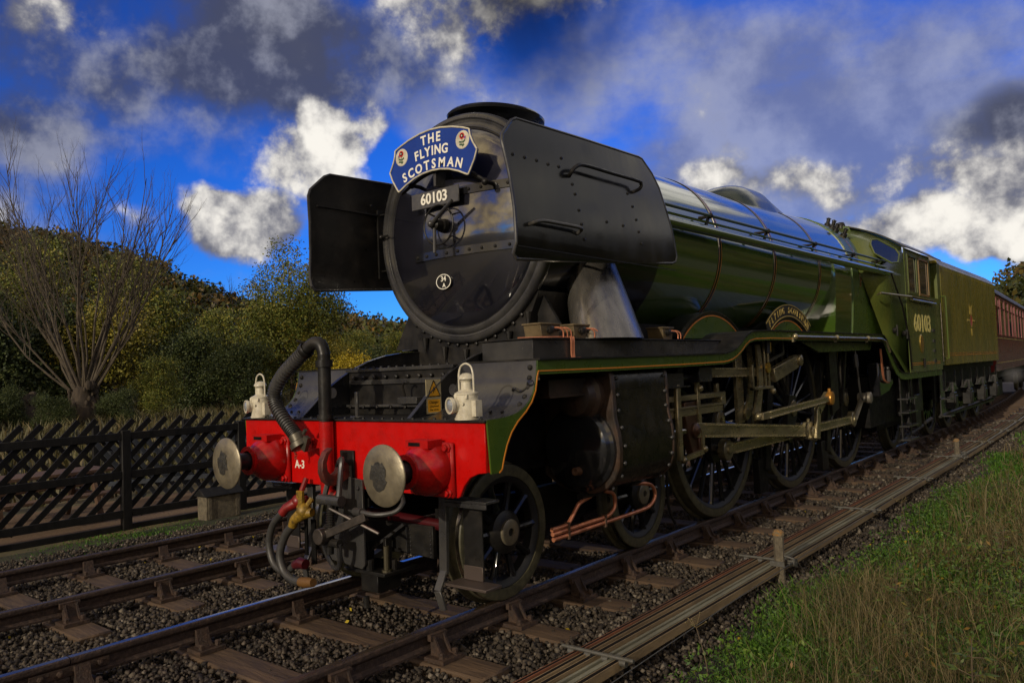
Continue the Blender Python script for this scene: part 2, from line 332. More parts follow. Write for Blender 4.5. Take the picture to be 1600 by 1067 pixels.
def arc(cx, cy, r, a0, a1, n): return [(cx+r*math.cos(rad(a0+(a1-a0)*i/n)), cy+r*math.sin(rad(a0+(a1-a0)*i/n))) for i in range(n+1)]
def smooth_path(pts, n=6):     # Catmull-Rom
    P = [Vector(p) for p in pts]; P = [P[0]*2-P[1]]+P+[P[-1]*2-P[-2]]; out = []
    for i in range(1, len(P)-2):
        for j in range(n):
            t = j/n; a, b, c, d = P[i-1], P[i], P[i+1], P[i+2]
            out.append(.5*((2*b)+(c-a)*t+(2*a-5*b+4*c-d)*t*t+(3*b-a-3*c+d)*t**3))
    return out+[P[-2]]
def bend(y): return -.0016*max(0., y-12.)**2
# ------------------------------------------------------------------ ground, tracks, ballast
PIV = (4.5, -3.6)
def hill_h(az):        # ridge height by compass direction from the line, az measured from +y towards -x (degrees)
    pts = [(-180, 14), (-90, 22), (-60, 30), (-30, 30), (-14, 24), (-6, 17), (0, 14), (4, 11), (6, 9), (8, 5), (12, 1), (24, 1), (38, 4), (48, 7), (54, 8.5), (58, 11), (62, 15), (65, 20), (72, 24), (80, 27), (95, 28), (120, 24), (150, 18), (180, 14)]
    for (a, h), (b, g) in zip(pts, pts[1:]):
        if a <= az <= b: t = (az-a)/(b-a); t = t*t*(3-2*t); return h+(g-h)*t
    return 14
def ground_z(x, y):
    dx, dy = x-PIV[0], y-PIV[1]; d = math.hypot(dx, dy); az = math.degrees(math.atan2(-dx, dy))
    z = -.27
    xx = x-bend(y)
    if xx > 2.3: z += min(1., (xx-2.2)/4.2)*.72+max(0, xx-8)*.02+.035*math.sin(xx*2.7+y*1.1)*math.sin(y*.9+1)*min(1, xx-2.3)
    if xx < -5.2: z -= min(1., (-5.2-xx)/2)*.02
    t = max(0., min(1., (d-62)/95.)); t = t*t*(3-2*t)
    z += hill_h(az)*t
    return z
def ground():
    V = []; F = []
    ys = sorted(set([round(v, 3) for v in list(np.arange(-12, 30, .5))+list(np.geomspace(30, 700, 34))+list(-np.geomspace(12, 500, 18))]))
    xs = sorted(set([round(v, 3) for v in list(np.arange(-14, 14, .5))+list(np.geomspace(14, 600, 26))+list(-np.geomspace(14, 700, 34))]))
    for y in ys:
        for x in xs:
            z = ground_z(x, y)
            if abs(x) < 14 and -12 < y < 30:
                z += R.uniform(-.012, .012) if x < 2.4 else R.uniform(-.03, .03)
            V.append((x, y, z))
    n = len(xs); F = [(j*n+i, j*n+i+1, (j+1)*n+i+1, (j+1)*n+i) for j in range(len(ys)-1) for i in range(n-1)]
    c = [((xs[i]+xs[i+1])/2, (ys[j]+ys[j+1])/2) for j in range(len(ys)-1) for i in range(n-1)]
    mi = []
    for x, y in c:
        xx = x-bend(y); d = math.hypot(x-4.5, y+3.6)
        mi.append(0 if -5.4 < xx < 2.3 and -30 < y < 200 else 3 if d > 95 else 2 if (-60 < xx < -6) else 1)
    me = npmesh('ground', np.array(V), np.array(F), [BED, SOIL, FIELD, HILL], True, mi)
    link('ground', me, kind='structure')
    pm = M(); pts = [(-9.4, -8), (-6.45, -8), (-6.42, 5), (-6.5, 14), (-9.1, 14), (-8.6, 6), (-9.2, 2)]
    V = [(x, y) for x, y in pts]; pm.prism(V, 'z', -.30, -.262); pm.build('path', PTH, kind='structure')
ground()

def rail_profile():    # bullhead section, top at z=0
    h = [(.0, 0), (.024, -.001), (.033, -.009), (.035, -.03), (.028, -.045), (.010, -.056), (.009, -.105), (.026, -.116), (.032, -.125), (.030, -.14), (0, -.145)]
    return h+[(-a, b) for a, b in reversed(h[1:-1])]
def rail_mesh(x0, ya, yb, ztop=0.):
    pr = rail_profile(); n = len(pr); k = max(2, int((yb-ya)/1.5)+1); V = []; F = []; mi = []
    for i in range(k):
        y = ya+(yb-ya)*i/(k-1)
        V += [(x0+bend(y)+a, y, ztop+b) for a, b in pr]
    for i in range(k-1):
        for j in range(n):
            F.append((i*n+j, (i+1)*n+j, (i+1)*n+(j+1) % n, i*n+(j+1) % n)); mi.append(1 if j in (0, n-1) else 0)
    m_ = M(); m_.add(V, F); m_.mi = mi; m_.add([V[j] for j in range(n)]+[V[(k-1)*n+j] for j in range(n)], [tuple(range(n)), tuple(range(n, 2*n))])
    return m_
def chair_mesh():      # local: base at z=0 on the sleeper, rail along y; jaw outside (+x)
    c = M(); c.box(-.19, .19, -.095, .095, 0, .026)
    for q, w_ in ((0, .05), (1, .045)):
        c.prism([(.155, .025), (.115, .035), (.085, .065), (.072, .105), (.066, .150), (.052, .165), (.036, .160), (.036, .026)] if q == 0 else [(-.036, .026), (-.036, .135), (-.052, .140), (-.062, .11), (-.075, .06), (-.11, .026)], 'y', -w_, w_)
    for yy in (-.052, .037): c.prism([(.185, .025), (.13, .045), (.095, .10), (.068, .15), (.06, .03)], 'y', yy, yy+.015)
    c.box(.036, .066, -.075, .075, .12, .16)
    for x, y in ((.145, .06), (-.145, -.06), (.145, -.062), (-.145, .06)): c.bolt((x, y, .026), (0, 0, 1), .021, .03)
    return c
def sleeper_mesh(w=.255, l=2.59):
    s_ = M(); s_.box(-l/2, l/2, -w/2, w/2, -.125, 0); return s_
CH = None; SL = [None, None]
def track(cx, ys, label, railtop, joints, n_parts):
    global CH
    t = bpy.data.objects.new('railway_track', None); C.objects.link(t); t['kind'] = 'structure'; ORIG[t.name] = Vector()
    if CH is None:
        CH = chair_mesh().mesh('rail_chair', CHR); CH2 = None
        for i in range(2):
            sm = sleeper_mesh(.25+.012*i); SL[i] = sm.mesh('sleeper', SLP)
    for i, y in enumerate(ys):
        s_ = link('sleeper', SL[i % 2], t, (cx+bend(y)+R.uniform(-.03, .03), y, -.193)); s_.rotation_euler = (0, 0, R.uniform(-.012, .012)+.0032*max(0, y-12))
        bv = s_.modifiers.new('b', 'BEVEL'); bv.width = .012; bv.segments = 1
        for sx in (-1, 1):
            c = link('rail_chair', CH, t, (cx+sx*.7525+bend(y), y, -.190)); c.rotation_euler = (0, 0, (0 if sx > 0 else math.pi)+.0032*max(0, y-12))
    for sx in (-1, 1):
        jj = joints[sx]
        for a, b in zip(jj, jj[1:]):
            rail_mesh(cx+sx*.7525, a+.004, b-.004).build('rail', [RAIL, railtop[sx]], t, smooth=True)
        for y in jj[1:-1]:
            if y > 25: continue
            f = M()
            for q in (-1, 1):
                f.box(cx+sx*.7525+q*.012, cx+sx*.7525+q*.03, y-.23, y+.23, -.108, -.052)
                for dy in (-.17, -.06, .06, .17): f.bolt((cx+sx*.7525+q*.03, y+dy, -.08), (q, 0, 0), .02, .02)
            f.build('fishplate', CHR, t)
    return t
T1Y = [.03+.785*k for k in range(-5, 50)]
T2Y = [-1.03+.755*k for k in range(-4, 36)]
track(0, T1Y, '', {1: RAILT, -1: RAILB}, {1: [-8, 10.1, 28.4, 46.7], -1: [-8, -1.6, 16.7, 35.]}, 0)
track(-3.0, T2Y, '', {1: RAILT, -1: RAILT}, {1: [-9, 6.5, 24.8, 43], -1: [-9, 7.5, 25.8, 43]}, 0)

def stone_base(kind):
    V = np.array([(-1, -1, -1), (1, -1, -1), (-1, 1, -1), (1, 1, -1), (-1, -1, 1), (1, -1, 1), (-1, 1, 1), (1, 1, 1)], float)*.66
    F = np.array([(0, 2, 1), (1, 2, 3), (4, 5, 7), (4, 7, 6), (0, 1, 5), (0, 5, 4), (2, 6, 7), (2, 7, 3), (0, 4, 6), (0, 6, 2), (1, 3, 7), (1, 7, 5)])
    return V, F
def stones():
    V0, F0 = stone_base(0); pts = []
    def blocked(x, y):
        for cx, Y in ((0, T1Y), (-3., T2Y)):
            if abs(x-cx) < 1.31:
                k = (y-Y[0])/(Y[1]-Y[0]); k = abs(k-round(k))*(Y[1]-Y[0])
                if k < .135 and R.random() > .035: return True
            if abs(abs(x-cx)-.7525) < .045: return True
        return False
    n = 0; zz = {}
    camx, camy = 4.5, -3.6
    for _ in range(460000):
        u = R.random(); y = -3.2+u*u*24 if R.random() < .75 else -3.2+R.random()*9
        x = R.uniform(-5.3, 2.75)+bend(y)
        d = math.hypot(x-camx, y-camy)
        if blocked(x-bend(y), y): continue
        xx = x-bend(y)
        if xx < -4.5 and R.random() < .45: continue
        if xx > 2.1 and R.random() < .25+(xx-2.1)*1.: continue
        s = R.uniform(.009, .021)*(1+.25*(d > 9)+.5*(d > 14))
        if R.random() < .08: s *= 1.35
        if xx < -4.6: s *= .7
        pts.append((x, y, s, xx)); n += 1
        if n >= 125000: break
    P = np.array(pts); n = len(P)
    A = NR.normal(size=(n, 4)); A /= np.linalg.norm(A, axis=1)[:, None]; a, b, c, d = A.T
    Rm = np.stack([1-2*(c*c+d*d), 2*(b*c-a*d), 2*(b*d+a*c), 2*(b*c+a*d), 1-2*(b*b+d*d), 2*(c*d-a*b), 2*(b*d-a*c), 2*(c*d+a*b), 1-2*(b*b+c*c)], 1).reshape(n, 3, 3)
    sc_ = NR.uniform(.65, 1.25, size=(n, 3))*P[:, 2:3]
    W = V0[None]*(1+NR.uniform(-.42, .42, size=(n, 8, 3)))*sc_[:, None, :]
    W = np.einsum('nij,nkj->nki', Rm, W)
    hb = np.where(np.abs(np.abs(P[:, 3]+1.5)-1.5) < 1.25, 0, 0)
    z = -.245+NR.uniform(0, .045, n)+.02*np.sin(P[:, 0]*3.1)*np.cos(P[:, 1]*2.3)+np.where((P[:, 3] > 1.3) & (P[:, 3] < 2), .01, 0)-np.clip(P[:, 3]-1.9, 0, 1)*.06
    W += np.stack([P[:, 0], P[:, 1], z], 1)[:, None, :]
    F = (F0[None]+8*np.arange(n)[:, None, None]).reshape(-1, 3)
    oily = (np.abs(P[:, 3]) < .8) & (NR.random(n) < .8)
    me = npmesh('ballast', W.reshape(-1, 3), F, [STONE, STONEO], False, np.repeat(oily.astype(int), 12))
    link('ballast', me, kind='stuff', label='grey and brown ballast stones between and beside the rails')
stones()

# ------------------------------------------------------------------ point rodding and posts on the right
def rodding():
    t = thing('point_rodding', 'run of parallel rusty and grey signal rods beside the near rail', 'signal rods', (1.85, 0, -.1))
    def chan(x, w, h, z, mt, ya, yb, j):
        yy = ya; 
        while yy < yb:
            e = min(yy+5.4+j, yb); k = 5; mm = M(); V = []; F = []
            pr = [(-w/2, 0), (-w/2, h), (-w/2+.006, h), (-w/2+.006, .006), (w/2-.006, .006), (w/2-.006, h), (w/2, h), (w/2, 0)]
            pr = [(a, b if mt is not RODS and w < .045 else (h-.004 if b > .001 else b)) for a, b in pr]; n = len(pr)
            for i in range(k):
                y = yy+(e-yy)*i/(k-1); V += [(x+bend(y)-.005*y*.9+a+.006*math.sin(y*.9+x*30), y, z+b) for a, b in pr]
            F = [(i*n+q, (i+1)*n+q, (i+1)*n+(q+1) % n, i*n+(q+1) % n) for i in range(k-1) for q in range(n)]+[tuple(range(n)), tuple((k-1)*n+q for q in range(n))]
            mm.add(V, F); mm.mi = [1 if k_ % n in (2, 3, 4) and mt is not RODS and w < .045 else 0 for k_ in range(len(F)-2)]+[0, 0]; mm.build('signal_rod', [mt, RODI], t)
            yy = e+.01
    chan(1.70, .030, .045, -.105, RODR, -2.5, 40, .3)
    chan(1.762, .036, .045, -.105, RODG, -2.7, 40, .8)
    chan(1.83, .040, .045, -.107, RODG, -2.2, 40, .1)
    chan(1.883, .020, .03, -.095, RODS, -2.6, 12, 1.2)
    chan(1.935, .032, .045, -.107, RODS, -2.9, 40, .5)
    chan(1.995, .038, .055, -.115, RODG, -2.4, 40, .2)
    y = -2.35; st = None
    while y < 30:
        if st is None:
            s_ = M(); s_.tube([(-.25, 0, .068), (.25, 0, .068)], .012, 8)
            for x in (-.25, -.12, .0, .12, .25): s_.bar((x, 0, -.10), (x, 0, .085), .012, .03)
            for x in (-.18, -.06, .06, .18): s_.lathe([(.001, -.022), (.021, -.022), (.021, .022), (.001, .022)], (x, 0, .045), 'x', 12)
            s_.box(-.30, .30, -.05, .05, -.15, -.10)
            st = link('roller_stand', s_.mesh('roller_stand', GALV), t, Vector((1.85, y, -.115))-ORIG[t.name])
        else:
            st = st.copy(); C.objects.link(st); st.location = Vector((1.85+bend(y)-.0045*y, y, -.115))-ORIG[t.name]
        y += 2.66
    return t
rodding()
def post(x, y, lab, h=.46):
    t = thing('marker_post', lab, 'concrete post', (x, y, -.27), 'concrete marker posts by the rods')
    p = M(); w = .042; p.prism([(w*math.cos(rad(a)), w*math.sin(rad(a))) for a in range(22, 382, 45)], 'z', -.05, h-.05)
    p.lathe([(.045, h-.05), (.040, h-.02), (.02, h-.005), (1e-4, h)], (0, 0, 0), 'z', 8)
    p.v = [(a+x, b+y, c-.27) for a, b, c in p.v]; p.build('post_body', CONC, t, bev=.004)
    c = M(); c.lathe([(.048, h-.042), (.046, h-.018), (.028, h+.002), (1e-4, h+.006)], (x, y, -.27), 'z', 9); c.build('lichen_cap', LICH, t)
    q = M(); q.tube([(x+.04, y, .02-.0), (x+.11, y+.02, .0), (x+.13, y+.02, -.03)], .008); q.lathe([(.001, -.012), (.035, -.012), (.030, 0), (.035, .012), (.001, .012)], (x+.12, y+.02, -.03), 'x', 14)
    q.box(x-.06, x+.06, y-.055, y-.043, -.06, -.02); q.build('pulley_wheel', GALV, t)
post(1.985, 2.86, 'short concrete post with orange lichen on top, nearest the viewer', .50)
post(1.86, 11.1, 'second short concrete post farther along the rods, bare grey top', .50)
post(1.62, 22.5, 'farthest tiny concrete post beside the rods near the right edge', .50)
w_ = M(); w_.tube(smooth_path([(2.20, -2.6, -.12), (2.14, 0, -.06), (2.10, 2.86, -.02), (2.0, 7, -.04), (1.98, 11.1, -.03), (1.85, 18, -.04), (1.7, 24, -.04)], 5), .0035, 5)
tag(w_.build('signal_wire', GALV), 'thin sagging signal wire running past the concrete posts', 'wire')
# loose flat stone and boards in the grass
# ------------------------------------------------------------------ the locomotive (x across, y towards the tender, z up from the rail)
LOCO = thing('steam_locomotive', 'large green and black steam engine with red buffer beam and smoke deflectors', 'steam engine', (0, 0, 0))
def B(m_, name, mt, par=None, **k): return m_.build(name, mt, par or LOCO, **k)
def both(): return (1, -1)
# --- buffer beam
prof = [(1.307, 1.325), (1.307, 1.02), (1.24, 1.012), (1.17, .985), (1.115, .93), (1.08, .865), (1.06, .852)]
prof = prof+[(-a, b) for a, b in reversed(prof)]
m_ = M(); m_.prism(prof, 'y', 0, .03); beam = B(m_, 'buffer_beam', RED, bev=.004)
m_ = M()
for s in both(): m_.box(s*1.307-.012, s*1.307+.012, .0295, .05, 1.02, 1.325)
B(m_, 'beam_end', RED, beam)
m_ = M(); m_.box(-1.32, 1.32, -.018, .09, 1.326, 1.342); B(m_, 'beam_cover_strip', BLKM, beam, bev=.003)
m_ = M()
for i in range(26): m_.bolt((-1.26+i*.1008, .02, 1.342), (0, 0, 1), .012, .010)
B(m_, 'rivets', BLKM, kind='stuff')
m_ = M(); m_.text('A-3', .085, (-.580, -.001, .992), (1, 0, 0), (0, 0, 1), .003, off=.0012, sxx=.95); B(m_, 'lettering', WHT, beam)
# --- buffers
def buffer(s):
    x = .87*s; z = 1.038
    p = M(); p.prism([(x-.185, z-.185), (x+.185, z-.185), (x+.185, z+.165), (x-.185, z+.165)], 'y', -.035, -.001); bf = B(p, 'buffer', REDG, bev=.012)
    h = M(); h.lathe([(.172, -.03), (.176, -.06), (.172, -.10), (.155, -.145), (.128, -.185), (.105, -.21), (.098, -.24), (.108, -.25), (.108, -.268), (.075, -.27), (.07, -.24)], (x, 0, z), 'y', 40)
    h.box(x-.10, x+.10, -.16, -.03, z+.135, z+.185); B(h, 'buffer_housing', REDG, bf)
    h = M(); h.box(x-.075, x+.03, -.1605, -.1595, z+.148, z+.172); B(h, 'housing_slot', DARK, bf)
    h = M()
    for i in both():
        for j in both(): h.lathe([(.03, 0), (.03, -.012), (.02, -.012), (.02, -.035), (1e-4, -.035)], (x+i*.148, -.035, z-.01+j*.142), 'y', 8)
    B(h, 'bolt_head', REDG, bf, bev=.002)
    h = M(); h.lathe([(.062, -.24), (.062, -.425)], (x, 0, z), 'y', 24); B(h, 'buffer_ram', mat('ram_dark', (.03, .025, .03), .3, .4), bf)
    h = M(); h.lathe([(.062, -.41), (.10, -.418), (.175, -.424), (.188, -.432), (.188, -.440), (.180, -.447), (.10, -.458), (1e-4, -.462)], (x, 0, z), 'y', 48); B(h, 'buffer_head', STL, bf)
    h = M(); rr = random.Random(3 if s > 0 else 8); n = 20; cx, cz = x-.02, z+.005; pts = [(cx+math.cos(k*.314)*.078*rr.uniform(.68, 1.25), cz+math.sin(k*.314)*.085*rr.uniform(.68, 1.25)) for k in range(n)]
    def yy(a, b): return -.4635+.07*((a-x)**2+(b-z)**2)*5.6
    c0 = len(h.v); h.add([(cx, yy(cx, cz)-.004, cz)]+[(a, yy(a, b)-.001, b) for a, b in pts]+[((a+cx)/2, yy((a+cx)/2, (b+cz)/2)-.004, (b+cz)/2) for a, b in pts],
        [(0, 21+k, 21+(k+1) % n) for k in range(n)]+[(21+k, 1+k, 1+(k+1) % n, 21+(k+1) % n) for k in range(n)]); B(h, 'grease_patch', GRS, bf)
for s in both(): buffer(s)
# --- draw hook and screw coupling
h = M(); h.prism([(-.075, .93), (.075, .93), (.075, 1.12), (-.075, 1.12)], 'y', -.02, -.001); dh = B(h, 'draw_hook', BLKM, bev=.004)
c = [(-.01, 1.02), (-.06, 1.05), (-.095, 1.03), (-.115, .985), (-.145, .965), (-.18, .97), (-.205, 1.00), (-.21, 1.05), (-.195, 1.10), (-.155, 1.145), (-.165, 1.155), (-.215, 1.13), (-.25, 1.065), (-.255, .99), (-.23, .925), (-.18, .89), (-.12, .885), (-.01, .93)]
h = M(); h.prism(c, 'x', -.028, .028); B(h, 'hook', mat('rusty_hook', (.14, .03, .02), .5, .3, c2=(.04, .02, .018), ns=12, bump=.2), dh, bev=.012, seg=2)
h = M(); h.tube(smooth_path([(-.03, -.08, 1.0), (.02, -.10, 1.05), (.075, -.12, 1.07), (.085, -.14, 1.0), (.085, -.16, .86), (.085, -.17, .80)], 5), .02, 8); h.tube(smooth_path([(.03, -.08, 1.0), (-.03, -.10, .96), (-.075, -.12, .92), (-.085, -.16, .80)], 5), .02, 8)
h.tube([(-.12, -.17, .79), (.12, -.17, .79)], .038, 12); cpl = B(h, 'screw_coupling', BLKP)
h = M(); h.tube([(0, -.17, .79), (0, -.175, .62), (-.01, -.18, .42)], .026, 10)
for k in range(16): h.lathe([(.026, 0), (.034, .006), (.026, .012)], (-.0006*k, -.172-.0006*k, .72-k*.0165), 'z', 10)
h.tube([(-.10, -.18, .50), (.10, -.18, .50)], .03, 10); B(h, 'coupling_screw', BLKM, cpl)
h = M(); h.bar((-.05, -.23, .54), (.34, -.14, .70), .04, .055); h.lathe([(.001, -.04), (.055, -.04), (.055, .03), (.001, .03)], (-.03, -.23, .55), 'y', 16); h.tube([(.02, -.20, .74), (.42, -.10, .585)], .012, 8); B(h, 'coupling_lever', mat('worn_lever', (.13, .11, .095), .35, .7, c2=(.05, .045, .04), ns=10), cpl, bev=.004)
h = M()
for s in both(): h.tube(smooth_path([(s*.09, -.18, .50), (s*.07, -.16, .40), (s*.035, -.14, .33), (0, -.135, .31)], 4), .018, 8)
B(h, 'coupling_link', BLKP, cpl)
h = M(); h.prism([(-.12, .95), (.17, .92), (.17, .33), (.14, .30), (-.22, .33), (-.24, .37), (-.10, .66)], 'y', -.028, -.008)
for k in both(): h.bolt((k*.10+.03, -.028, .86), (0, -1, 0), .016, .014)
B(h, 'front_plate', BLKP, bev=.003)
# --- vacuum standpipe and hose
h = M(); h.tube(smooth_path([(-.175, -.06, 1.33), (-.17, -.06, 1.76), (-.172, -.06, 1.82), (-.20, -.065, 1.885), (-.26, -.08, 1.895), (-.33, -.10, 1.85)], 5), .047, 16)
h.lathe([(.047, 0), (.062, 0), (.062, .05), (.047, .05)], (-.17, -.06, 1.72), 'z', 18); h.lathe([(.047, 0), (.058, 0), (.058, .03), (.047, .03)], (-.175, -.06, 1.345), 'z', 18)
vp = B(h, 'vacuum_pipe', BLKM)
h = M(); h.tube([(-.175, -.055, 1.325), (-.175, -.055, .86)], .052, 18); h.tube(smooth_path([(-.175, -.055, .88), (-.17, -.06, .82), (-.13, -.06, .79), (-.06, -.05, .785)], 4), .05, 16); h.box(-.36, -.14, -.05, -.02, 1.13, 1.20); B(h, 'red_standpipe', REDG, vp)
ctrl = [(-.33, -.10, 1.85), (-.42, -.12, 1.78), (-.56, -.14, 1.68), (-.66, -.15, 1.56), (-.655, -.15, 1.46), (-.57, -.15, 1.36), (-.48, -.14, 1.27), (-.425, -.13, 1.215)]
sp = smooth_path(ctrl, 22); sp = sp[:]
rs = [.047+.007*(1 if (i//2) % 2 else -.4) for i in range(len(sp))]
h = M(); h.tube(sp, rs, 16); B(h, 'corrugated_hose', RBR, vp)
h = M(); h.lathe([(.058, 0), (.062, .01), (.062, .04), (.055, .05)], (-.315, -.096, 1.86), Vector((-.75, -.1, -.5)), 16); h.tube([(-.35, -.16, 1.92), (-.33, -.1, 1.90)], .008); B(h, 'hose_clip', BLKM, vp)
h = M(); h.lathe([(.045, -.01), (.058, 0), (.058, .05), (.075, .06), (.078, .10), (.05, .11), (1e-4, .11)], (-.435, -.133, 1.23), Vector((.45, .1, -.8)), 18); h.bar((-.30, -.13, 1.22), (-.345, -.13, 1.12), .03, .05); h.tube([(-.345, -.13, 1.24), (-.32, -.13, 1.27)], .014); B(h, 'hose_coupling', mat('coupling_iron', (.09, .08, .06), .45, .6), vp)
h = M()
for k in range(8):
    z = 1.20-k*.020; x = -.455+.010*math.sin(k*1.3); h.lathe([(.010, -.0035), (.013, 0), (.010, .0035), (.007, 0), (.010, -.0035)], (x, -.13, z), 'y' if k % 2 else 'x', 8)
B(h, 'chain', RUST, vp)
# --- steam heat and brake hoses under the beam
def hose(name, pts, r, m1, valve, mv):
    h = M(); h.tube(smooth_path(pts, 8), r, 12); o = B(h, name, m1)
    for v in valve: v(o)
v1 = lambda o: B(M().tube([(-.36, -.10, .76), (-.42, -.14, .745), (-.50, -.19, .70), (-.535, -.20, .66)], [.028, .045, .034, .036], 12).sph((-.42, -.14, .75), .05).tube([(-.44, -.05, .90), (-.43, -.12, .78)], .02), 'red_cock', mat('grimy_red_cock', (.22, .008, .006), .4, c2=(.10, .006, .005), ns=20), o)
v1e = lambda o: B(M().tube([(-.40, -.2, .30), (-.33, -.2, .325), (-.27, -.2, .32)], [.03, .04, .036], 12), 'red_end', REDD, o)
hose('brake_hose', [(-.53, -.20, .67), (-.66, -.2, .56), (-.715, -.2, .42), (-.66, -.2, .28), (-.52, -.2, .235), (-.40, -.2, .30)], .027, RBR, (v1, v1e), None)
v2 = lambda o: B(M().tube([(-.20, -.18, .69), (-.28, -.2, .685), (-.36, -.22, .63), (-.385, -.22, .585)], [.03, .05, .036, .034], 12).sph((-.27, -.2, .70), .055).box(-.40, -.33, -.17, -.15, .66, .83).tube([(-.25, -.2, .72), (-.24, -.15, .78)], .02), 'yellow_cock', YEL, o)
v2e = lambda o: B(M().tube([(-.28, -.24, .205), (-.21, -.24, .21), (-.13, -.24, .22)], [.033, .038, .03], 12), 'yellow_end', mat('dirty_yellow', (.12, .055, .01), .6), o)
hose('steam_heat_hose', [(-.385, -.22, .59), (-.47, -.23, .50), (-.52, -.24, .37), (-.48, -.24, .26), (-.38, -.24, .21), (-.28, -.24, .205)], .030, RBR, (v2, v2e), None)
h = M(); h.bar((-.36, -.12, .72), (-.36, -.12, .36), .03, .012, up=(0, 1, 0)); h.bar((-.30, -.10, .30), (-.30, -.10, .62), .05, .01, up=(0, 1, 0)); B(h, 'hose_hanger', DARK)
h = M(); h.tube(smooth_path([(.22, -.12, .72), (.30, -.14, .725), (.42, -.12, .715), (.52, -.05, .73), (.55, 0, .78), (.50, .05, .82)], 6), .017, 10); h.tube([(.20, -.12, .72), (.30, -.14, .725)], .028, 12); B(h, 'flexible_lead', RBR)
# --- footplate valance, apron and running plates
apr = [(.004, 1.343), (.10, 1.345), (.17, 1.348), (.25, 1.357), (.32, 1.373), (.38, 1.40), (.43, 1.435), (.475, 1.485), (.505, 1.545), (.525, 1.61), (.535, 1.70)]
top = [(.535, 1.702), (1.5, 1.706), (2.6, 1.712), (3.45, 1.722), (3.58, 1.735), (3.70, 1.765), (3.82, 1.815), (3.93, 1.875), (4.05, 1.922), (4.2, 1.945), (4.6, 1.955), (9.0, 1.955), (9.12, 1.94), (9.25, 1.88), (9.45, 1.72), (9.65, 1.56), (9.85, 1.43), (10.05, 1.365), (10.3, 1.345), (13.15, 1.345)]
low = [(.028, 1.012), (.10, 1.012), (.128, 1.03), (.15, 1.095), (.185, 1.175), (.235, 1.25), (.30, 1.312), (.39, 1.372), (.455, 1.43), (.50, 1.50), (.525, 1.60), (.535, 1.612)]
def offs(p, d):
    P = [Vector(q) for q in p]; o = []
    for i in range(len(P)):
        t = (P[min(i+1, len(P)-1)]-P[max(i-1, 0)]).normalized(); o.append(tuple(P[i]+Vector((t.y, -t.x))*d))
    return o
lowr = offs(top, .098)[1:]
for s in both():
    x = 1.325*s
    h = M(); up = apr+top[1:]; dn = low+lowr
    # valance as quads between upper and lower edge, matched along the run
    K = 10; U = [Vector(q) for q in apr]; W = [Vector(q) for q in low[1:]]
    poly = apr+[(.56, 1.701), (.56, 1.606)]+list(reversed(low))
    h.prism(poly, 'x', *(sorted((x, x-.012*s))))
    A = [(.56, 1.701)]+top[1:]; D = [(.56, 1.606)]+lowr
    for i in range(len(A)-1): h.prism([A[i], A[i+1], D[i+1], D[i]], 'x', *(sorted((x, x-.012*s))))
    va = B(h, 'valance', GRNF)
    ln = offs([(q[0], q[1]) for q in low[1:-1]], .0); line = [(a-.0, b+.0) for a, b in low[1:-1]]+[(.54, 1.63)]+[(a, b+.022) for a, b in lowr]
    h = M()
    for a, b in zip(line, line[1:]):
        if a[0] > 8.9: break
        h.bar((x+.0015*s, a[0], a[1]), (x+.0015*s, b[0], b[1]), .004, .009)
    B(h, 'orange_lining', ORG, va)
    h = M(); h.ribbon(apr, 'x', *(sorted((.60*s, 1.322*s))), .010); ap = B(h, 'curved_apron', BLKP)
    h = M()
    for (y, z) in ((.545, 1.655), (.535, 1.585), (.52, 1.52), (.475, 1.46), (.42, 1.412)):
        h.lathe([(.019, 0), (.019, -.012), (.012, -.02), (1e-4, -.022)], (1.265*s, y-.012, z), Vector((0, 1, -.35 if z < 1.5 else 0)), 8)
    for k in range(6): h.bolt((s*(.70+.1*k), .30, 1.368), (0, -.4, 1), .012, .012)
    B(h, 'rivets', BLKM, ap, kind='stuff')
    h = M()
    for a, b in zip(top, top[1:]):
        x0, x1 = sorted((.60*s, 1.345*s)); h.add([(x0, a[0], a[1]+.012), (x1, a[0], a[1]+.012), (x1, b[0], b[1]+.012), (x0, b[0], b[1]+.012), (x0, a[0], a[1]), (x1, a[0], a[1]), (x1, b[0], b[1]), (x0, b[0], b[1])], [(0, 1, 2, 3), (7, 6, 5, 4), (0, 4, 5, 1), (2, 6, 7, 3), (1, 5, 6, 2), (0, 3, 7, 4)])
    B(h, 'running_plate', BLKM, bev=0)
    h = M(); ya = .78 if s > 0 else 1.75; h.box(*sorted((.62*s, 1.10*s)), ya, 3.92, 1.714, 1.855); rb = B(h, 'raised_footplate', BLKP if s > 0 else BLKM, bev=.004)
    h = M(); h.box(*sorted((.60*s, 1.112*s)), ya-.02, 4.05, 1.8565, 1.866); B(h, 'raised_edge', BLKM, rb, bev=.002)
# platform between frames
h = M(); h.box(-.60, .60, .505, 1.35, 1.69, 1.701); h.box(-.585, .585, .5, .52, 1.335, 1.689); pf = B(h, 'front_platform', BLKM)
h = M(); h.box(-.60, .60, .478, .499, 1.676, 1.702); h.box(-.56, .56, .478, .499, 1.575, 1.612); h.box(-.56, .56, .44, .499, 1.40, 1.42); h.box(.09, .30, .40, .499, 1.425, 1.475); B(h, 'platform_strap', BLKP, pf, bev=.003)
h = M()
for k in range(9): h.bolt((-.5+.125*k, .49, 1.63), (0, -1, 0), .017, .02)
for k in range(7): h.bolt((-.5+.16*k, .44, 1.40), (0, -1, 0), .014, .015)
for k in range(13): h.bolt((-.54+.09*k, .49, 1.703), (0, 0, 1), .012, .010)
B(h, 'rivets', BLKM, pf, kind='stuff')
h = M(); h.box(-.015, .015, .08, .10, 1.343, 1.53); h.box(-.05, .05, .06, .12, 1.343, 1.356); o = B(h, 'lamp_iron', BLKP, bev=.004)
